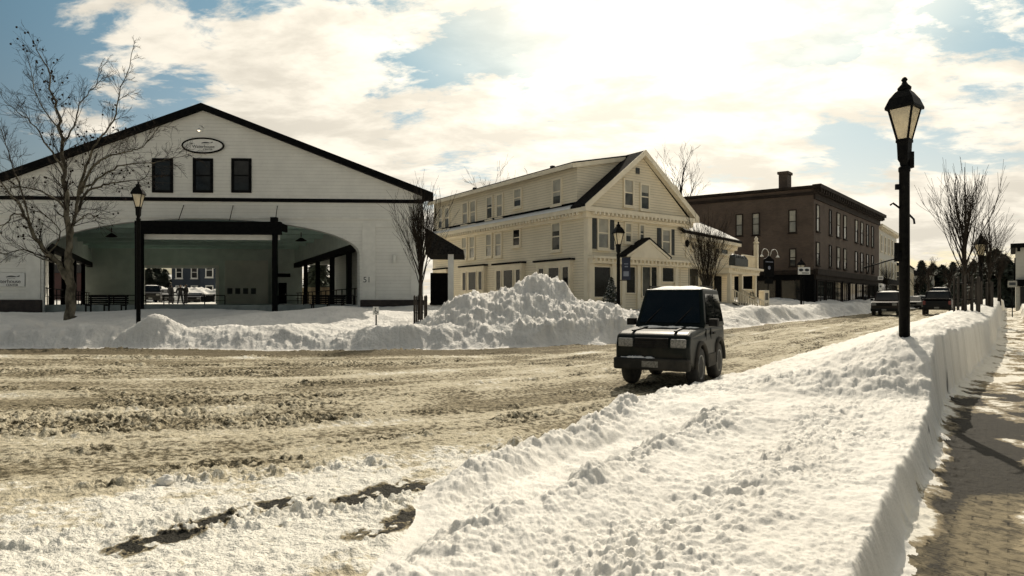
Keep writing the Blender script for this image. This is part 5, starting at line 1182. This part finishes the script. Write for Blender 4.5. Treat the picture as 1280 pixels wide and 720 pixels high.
    if extras:
        rk = MB()
        for s in (1, -1): rk.bar((-h + 0.45, s * tp * 0.9, H + 0.06), (h - 1.75, s * tp * 0.9, H + 0.06), 0.035)
        rk.build('roof_rail', TRIM, t)
        # snow caught on the bonnet, cowl, bumper and sills
        def drift(nm, x0, x1, y0, y1, z, hh, seed, sl=0.0):
            rg = np.random.RandomState(seed); nx, ny = 6, 26; sv = []
            prof = np.clip(0.55 + 0.5 * fbm(np.linspace(0, 5, ny + 1), np.full(ny + 1, seed * 1.7), 3, seed), 0, 1.2)
            for i in range(nx + 1):
                for j in range(ny + 1):
                    e = math.sin(math.pi * i / nx) * math.sin(math.pi * j / ny)**0.4; fx = i / nx * (0.35 + 0.65 * prof[j])
                    sv.append((x0 + (x1 - x0) * fx, y0 + (y1 - y0) * j / ny, z + sl * fx + hh * e * prof[j] + 0.002 + rg.randn() * 0.003))
            return MB().add(sv, [(i*(ny+1)+j, (i+1)*(ny+1)+j, (i+1)*(ny+1)+j+1, i*(ny+1)+j+1) for i in range(nx) for j in range(ny)], 0, True).build(nm, SNOW_TOP, t)
        drift('cowl_snow', ax - 0.02, ax + 0.40, -bt * 0.92, bt * 0.92, belt - 0.012, 0.07, 5, -0.03)
        drift('bumper_snow', h - 0.03, h + 0.10, -hw * 0.8, hw * 0.1, clr + 0.245, 0.06, 8)
        for s in (1, -1):
            fl = MB()
            for xc in (xf, xr):
                fl = MB().tube([(xc + (wr + 0.085) * math.cos(a), s * (hw + 0.005), wr + (wr + 0.085) * math.sin(a)) for a in np.linspace(0.0, math.pi, 15)], 0.045, 6); fl.build('fender_flare', CLAD, t)
            sm_ = MB(); xd = ax - 0.12 - (L - 2.6) * 0.55
            sm_.box(ax - 0.10, ax - 0.088, s * hw * 0.955, s * (hw * 0.985), clr + 0.3, belt - 0.04).build('door_seam', TRIM, t)
            MB().box(xd, xd + 0.012, s * hw * 0.955, s * (hw * 0.985), clr + 0.3, belt - 0.04).build('door_seam', TRIM, t)
        for s in (1, -1): MB().bar((h - 0.15, s * hw * 0.55, hood + 0.012), (ax + 0.05, s * hw * 0.48, belt + 0.005), 0.06, 0.03).build('bonnet_ridge', col, t, bevel=0.01)
        # inside, seen through the glass edge: wheel and seat backs are dark and left to the tinted panes
        wp = MB().bar((ax + 0.02, 0.15, belt + 0.06), (ax - 0.27, 0.58, belt + 0.55), 0.018).bar((ax + 0.02, -0.50, belt + 0.06), (ax - 0.27, -0.08, belt + 0.55), 0.018); wp.build('wiper', TRIM, t)
    return t

DARKGREEN = paint('dark_green_paint', (0.003, 0.007, 0.006))
def on_land(u, Y): p = at(u, 380, Y); p.z = zat(p.x, p.y); return p
p = on_land(843, 13.9)
vehicle('sport_utility_vehicle', 'muddy dark green boxy vehicle with a snowy roof crossing the slushy street', 'car', (p.x, p.y, p.z - 0.01), R(241), L=3.4, W=1.54, H=1.98, hood=1.12, clr=0.36, wr=0.40, bevel=0.11, col=DARKGREEN, snow=0.07, clad=CLAD, extras=True)
p = on_land(1111, 50); vehicle('parked_car', 'brownish sport utility car with snow on its roof facing up the street', 'car', (p.x, p.y, p.z + 0.02), R(232), L=4.6, W=1.85, H=1.8, hood=1.05, clr=0.3, wr=0.37, col=paint('maroon_paint', (0.030, 0.022, 0.020)), snow=0.10)
p = on_land(1141, 72); vehicle('parked_car', 'silver sedan parked beyond the brown car down the street', 'car', (p.x, p.y, p.z), R(236), L=4.4, W=1.75, H=1.45, hood=0.92, kind='sedan', col=paint('silver_paint', (0.30, 0.30, 0.28)), snow=0.10)
p = on_land(1152, 84); vehicle('parked_car', 'pale grey wagon parked farthest down the street', 'car', (p.x, p.y, p.z), R(236), L=4.5, W=1.75, H=1.6, hood=0.95, col=paint('grey_paint', (0.20, 0.20, 0.19)), snow=0.12)
p = on_land(1173, 50); vehicle('pickup_truck', 'black pickup truck seen from behind on the street by the snow bank', 'truck', (p.x, p.y, p.z + 0.0), R(54), L=5.2, W=1.9, H=1.85, hood=1.12, clr=0.42, wr=0.40, kind='pickup', col=paint('black_paint_car', (0.010, 0.010, 0.011)), snow=0.03)
p = on_land(1176, 70); vehicle('delivery_van', 'tall dark van on the street ahead of the black pickup', 'van', (p.x, p.y, p.z), R(54), L=5.0, W=1.95, H=2.35, hood=1.15, clr=0.34, wr=0.36, col=paint('dark_grey_paint', (0.018, 0.018, 0.020)), snow=0.05)
for u, Y, lab, c, kd, hh, rz in ((190, 64, 'dark car with pale windows parked left in the lot behind the hall', (0.014, 0.014, 0.016), 'suv', 1.65, 296), (204.5, 67, 'silver car partly hidden by the people behind the hall', (0.30, 0.30, 0.30), 'sedan', 1.45, 302), (245, 75, 'small dark car parked right in the lot behind the hall', (0.03, 0.03, 0.032), 'sedan', 1.4, 286)):
    p = on_land(u, Y); vehicle('parked_car', lab, 'car', (p.x, p.y, p.z), R(rz), L=4.4, W=1.75, H=hh, hood=0.95, kind=kd, col=paint('lot_paint', c), snow=0.06)

# ------------------------------------------------------------------ people behind the hall
CLOTH = mat('dark_coat', (0.012, 0.012, 0.014), (0.022, 0.020, 0.022), rough=0.9, scale=8); HAIR = mat('dark_hair', (0.015, 0.012, 0.010), rough=0.8); SKIN = mat('skin', (0.36, 0.22, 0.16), rough=0.6)
def person(x, y, z, rz, label, h=1.74, arm=0.16, leg=0.10):
    t = thing('person', label, 'person', (x, y, z), rz); k = h / 1.74
    J = {'pelvis': (0, 0, .95), 'belly': (0, 0, 1.12), 'chest': (0, .01, 1.32), 'neck': (0, .01, 1.49), 'head': (0, -.01, 1.60), 'crown': (0, 0, 1.70)}
    E = [('pelvis', 'belly'), ('belly', 'chest'), ('chest', 'neck'), ('neck', 'head'), ('head', 'crown')]
    Rd = {'pelvis': .19, 'belly': .185, 'chest': .20, 'neck': .06, 'head': .095, 'crown': .07}
    for s, n in ((1, 'a'), (-1, 'b')):
        J.update({'sh' + n: (s*.19, .01, 1.42), 'el' + n: (s*(.25 + arm*.3), .03, 1.14), 'wr' + n: (s*(.24 + arm*.1), -.06, .92), 'hd' + n: (s*(.235 + arm*.05), -.09, .84),
                  'hp' + n: (s*.09, 0, .90), 'kn' + n: (s*(.10 + leg*.4), -.02, .50), 'an' + n: (s*(.11 + leg), .02, .09), 'to' + n: (s*(.12 + leg), -.15, .04)})
        E += [('chest', 'sh' + n), ('sh' + n, 'el' + n), ('el' + n, 'wr' + n), ('wr' + n, 'hd' + n), ('pelvis', 'hp' + n), ('hp' + n, 'kn' + n), ('kn' + n, 'an' + n), ('an' + n, 'to' + n)]
        Rd.update({'sh' + n: .105, 'el' + n: .085, 'wr' + n: .048, 'hd' + n: .045, 'hp' + n: .12, 'kn' + n: .085, 'an' + n: .06, 'to' + n: .045})
    names = list(J); me = bpy.data.meshes.new('body'); me.from_pydata([tuple(c * k for c in J[n]) for n in names], [(names.index(a), names.index(b)) for a, b in E], [])
    o = bpy.data.objects.new('body', me); C.objects.link(o); o.parent = t
    o.modifiers.new('skin', 'SKIN'); sv = me.skin_vertices[0].data if me.skin_vertices else None
    if sv is None:
        me.attributes.new('skin_vertex', 'FLOAT', 'POINT')
    else:
        for i, n in enumerate(names): sv[i].radius = (Rd[n] * k, Rd[n] * k)
        sv[0].use_root = True
    sub = o.modifiers.new('sub', 'SUBSURF'); sub.levels = sub.render_levels = 2; me.materials.append(CLOTH)
    hr = MB().ball((0, .015 * k, 1.65 * k), 0.108 * k, n=10, k=7); hr.build('hair', HAIR, t)
    fc = MB().ball((0, -.06 * k, 1.60 * k), 0.072 * k, n=10, k=7, sq=(1, .75, 1.25)); fc.build('face', SKIN, t)
    return t
for u, Y, rz, lab, ar, h in ((213.5, 57.6, 160, 'person in a long dark coat standing apart, left of the pair behind the hall', .10, 1.80), (225.5, 57.2, 30, 'person in dark winter clothes, nearer the lone figure of the standing pair', .20, 1.74), (232.5, 57.4, -40, 'person in dark winter clothes on the far right of the three behind the hall', .16, 1.74)):
    p = at(u, 378, Y); person(p.x, p.y, BZ + 0.42 if Y < 56 else zat(p.x, p.y), R(rz), lab, h, ar)

# ------------------------------------------------------------------ street furniture and signs
def bench(u0, u1, v, Y, label):
    a, b = at(u0, v, Y), at(u1, v, Y); W = b.x - a.x; t = thing('bench', label, 'bench', (a.x, Y, a.z), BH, 'dark benches before the hall')
    s = MB()
    for k in range(4): s.box(0, W, -0.2 + k * 0.12, -0.11 + k * 0.12, 0.42, 0.46)
    s.build('seat', BLACK, t)
    s = MB()
    for k in range(4): s.box(0, W, 0.30, 0.34, 0.50 + k * 0.11, 0.58 + k * 0.11)
    s.build('backrest', BLACK, t)
    for x in (0.08, W / 2, W - 0.14): MB().box(x, x + 0.06, -0.2, -0.14, -0.4, 0.42).box(x, x + 0.06, 0.24, 0.30, -0.4, 0.92).box(x, x + 0.06, -0.14, 0.24, 0.36, 0.42).build('leg', IRON, t)
bench(107, 155, 391, 34.0, 'dark slatted bench before the left part of the hall arch')
bench(388, 430, 390.5, 34.4, 'dark slatted bench before the right part of the hall arch')

WOODF = mat('fence_wood', (0.27, 0.21, 0.14), (0.20, 0.155, 0.10), rough=0.85, scale=4, stretch=(1, 1, 0.2))
fx = at(405, 378, 56.0); f = thing('board_fence', 'tan board fence behind the hall seen through its right side', 'fence', (fx.x - 3, 57.0, 1.2), R(10))
m = MB()
for k in range(38): m.box(k * 0.22, k * 0.22 + 0.205, 0, 0.03, 0, 1.85)
m.build('board', WOODF, f)
for k in range(5): MB().box(k * 2.0, k * 2.0 + 0.1, 0.031, 0.13, -0.3, 1.95).build('post', WOODF, f)
# heap of snow behind the hall
def heap(name, label, cat, cx, cy, cz, rx, ry, h, seed):
    n = 70; xs = np.linspace(-1, 1, n); XX, YY = np.meshgrid(xs, xs); wx, wy = XX * rx, YY * ry
    z = h * np.clip(1 - XX**2 - YY**2, 0, 1)**0.6; z = z + sst(0, .5, z) * (0.35 * lumps(wx * 0.9, wy * 0.9, seed, .6, .8) + 0.25 * fbm(wx * .5, wy * .5, 4, seed + 1) + .15 * lumps(wx * 2.2, wy * 2.2, seed + 3, .6, .8)) - 0.1
    idx = np.arange(n * n).reshape(n, n); q = np.stack([idx[:-1, :-1], idx[:-1, 1:], idx[1:, 1:], idx[1:, :-1]], -1).reshape(-1, 4)
    mb = MB(); mb.v = np.stack([wx.ravel(), wy.ravel(), z.ravel()], -1).tolist(); mb.f = q.tolist(); mb.m = [0] * len(q); mb.sm = [True] * len(q)
    o = mb.build(name, SNOW_FAR, None, (cx, cy, cz)); return tag(o, label, cat)
p = at(228, 378, 78); heap('snow_pile', 'broad heap of snow behind the cars seen through the hall', 'snow pile', p.x, p.y, 1.4, 8.0, 3.0, 2.1, 91)
# dark box in the lot
p = on_land(260, 70); d = thing('lot_dumpster', 'small dark container at the edge of the lot behind the hall', 'dumpster', p, R(20))
MB().prism([(-0.6, -0.5, 0.1), (0.6, -0.5, 0.1), (0.7, -0.5, 1.2), (-0.7, -0.5, 1.0)], (0, 1.0, 0)).build('body', BLACK, d, bevel=0.03); MB().box(-0.72, 0.72, -0.53, 0.53, 1.203, 1.26).build('lid', IRON, d)

# small parking sign on the snow before the hall
def post_sign(name, label, u, v0, v1, Y, w, h_, back, rz=0.0, foot=None):
    a = at(u, v1, Y); t = thing(name, label, 'sign', (a.x, a.y, foot if foot is not None else zat(a.x, a.y)), rz); z = at(u, (v0 + v1) / 2, Y).z - t.location.z
    MB().tube([(0, 0.03, -0.4), (0, 0.03, z + h_ / 2)], 0.03, 8).build('post', IRON, t)
    b = MB().box(-w / 2, w / 2, -0.02, 0.0, z - h_ / 2, z + h_ / 2).build('board', back, t, bevel=0.008)
    return t, b, z
t, b, z = post_sign('parking_sign', 'small white sign with a dark wheelchair symbol at the snow edge before the hall', 470, 383.5, 393.5, 26.5, 0.26, 0.34, SIGNW)
MB().tube([(0.055 * math.cos(a) + 0.01, -0.024, z - 0.05 + 0.065 * math.sin(a)) for a in np.linspace(2.2, 6.6, 14)], 0.013, 5).tube([(-0.02, -0.024, z + 0.06), (-0.015, -0.024, z - 0.02), (0.05, -0.024, z - 0.02), (0.075, -0.024, z - 0.09)], 0.013, 5).ball((-0.02, -0.024, z + 0.10), 0.025).build('symbol', INK, b)
# white sign at the lamp before the brick block
t, b, z = post_sign('street_sign', 'white sign with two dark emblems on the lamp post before the brick block', 1005, 334, 343, 52.6, 1.08, 0.60, SIGNW, R(8))
for x in (-0.27, 0.25): MB().lathe([(0.16, -0.004), (0.16, 0.004)], 20).map(lambda a, b_, c, x=x: (x + a * 1.25, -0.026 + c, z + 0.06 + b_ * 0.75)).build('emblem', INK, b)
MB().box(-0.2, 0.44, -0.028, -0.021, z - 0.22, z - 0.15).build('emblem', INK, b)
# street name and parking signs before the pale building
t, b, z = post_sign('street_sign', 'white street sign over a smaller plate on a post beyond the brick block', 1100.5, 345, 350, 60, 0.55, 0.34, SIGNW, R(10)); MB().box(-0.2, 0.2, -0.026, -0.021, z - 0.06, z + 0.05).build('emblem', INK, b)
MB().box(-0.2, 0.18, -0.02, 0.0, z - 1.2, z - 0.5).build('lower_board', SIGNW, t); MB().lathe([(0.10, -0.003), (0.10, 0.003)], 16).map(lambda a, b_, c: (a, -0.024 + c, z - 0.8 + b_)).build('emblem', INK, t)
t, b, z = post_sign('shop_sign', 'small pale board sign on a post by the far end of the sidewalk', 1265.5, 351, 359, 42, 0.5, 0.42, GLASS_PALE, R(-30)); MB().box(-0.17, 0.17, -0.026, -0.021, z - 0.08, z + 0.1).build('emblem', INK, b)
# the black hanging sign of the brick block's corner shop, with two goosenecks
X, Y = at(961, 378, 52).x, 52.0; t = thing('hanging_sign', 'ornate black signboard under two curled lamp arms between the inn and brick block', 'sign', (X, Y, 1.1), R(30))
zc = at(961, 334, 52).z - 1.1
MB().tube([(0, 0.06, -0.5), (0, 0.06, zc + 1.1)], 0.05, 8).build('post', IRON, t)
bo = MB().prism([(-0.62, -0.04, zc - .8), (.62, -0.04, zc - .8), (.62, -0.04, zc + .62), (.35, -0.04, zc + .72), (0, -0.04, zc + .95), (-.35, -0.04, zc + .72), (-.62, -0.04, zc + .62)], (0, .08, 0)).build('board', BLACK, t, bevel=0.01)
text_part('lettering', 'TAVERN', .3, BPALE, bo, (0, -0.05, zc + 0.42), width=0.95) if False else MB().box(-0.45, 0.45, -0.046, -0.041, zc + 0.40, zc + 0.46).lathe([(0.16, -0.002), (0.16, 0.002)], 18, (0, 0, 0)).map(lambda a, b_, c: (a, b_, c) if abs(b_) > 0.03 and abs(c) > 0.1 else (a, -0.045 + c, zc - 0.05 + b_)).build('emblem', BPALE, bo)
MB().box(-0.5, 0.5, -0.03, 0.03, zc - 1.35, zc - 0.95).build('lower_board', BLACK, t)
for s in (-1, 1):
    g = MB().tube([(s * 0.1, 0.0, zc + 0.85)] + [(s * (0.55 + 0.42 * math.cos(a)), -0.1, zc + 1.05 + 0.42 * math.sin(a)) for a in np.linspace(math.pi * 0.95, -0.3, 12)], 0.022, 6); g.lathe([(0.03, 0.1), (0.10, 0.05), (0.16, -0.06), (0.15, -0.06)], 10, (s * 0.97, -0.1, zc + 0.88)); g.build('sign_lamp', WHITE, t)
# pale newspaper box
p = on_land(955, 49.0); t = thing('display_box', 'tall pale display box with dark openings beside the inn steps', 'box', (p.x, p.y, p.z - 0.1), R(30)); hz = at(955, 363, 49).z - t.location.z
MB().box(-0.30, 0.30, -0.25, 0.25, 0, hz).build('case', CREAMT, t, bevel=0.02); MB().box(-0.18, 0.18, -0.262, -0.252, hz - 0.75, hz - 0.2).build('front_panel', GLASS_GREY, t); MB().box(-0.12, 0.12, -0.262, -0.252, hz - 1.25, hz - 0.95).build('slot', BLACK, t)
# wreath on the porch rail
p = at(940, 370, 45.2); wv = MB(); rg = random.Random(9)
for k in range(220):
    a = rg.random() * 6.283; r_ = 0.27 + rg.gauss(0, .045); c = Vector((r_ * math.cos(a), rg.gauss(0, .05), r_ * math.sin(a))); d = Vector((rg.gauss(0, 1), rg.gauss(0, 1), rg.gauss(0, 1))).normalized() * 0.06; e = d.orthogonal().normalized() * 0.02
    wv.add([c - d, c + e, c + d, c - e], [(0, 1, 2, 3)])
o = wv.build('wreath', NEEDLE, None, p); o.rotation_euler = (0, 0, R(40)); tag(o, 'dark green wreath hung on the inn porch railing', 'wreath')
# flags leaning from the brick block's shop front
CLOD = SNOW_NEAR
for i, (u, v, r_) in enumerate(((207, 608, 0.065), (905, 330, 0),)):
    if not r_: continue
    Y = 1360 / (v - 378); p = on_land(u, Y); o = MB().ball((0, 0, r_ * 0.35), r_, n=14, k=10, sq=(1.2, 1, .85), seed=4).build('snow_chunk', SNOW_NEAR, None, p); o.modifiers.new('sub', 'SUBSURF').render_levels = 2; tag(o, 'lone white lump of snow lying on the slushy street', 'snow chunk')
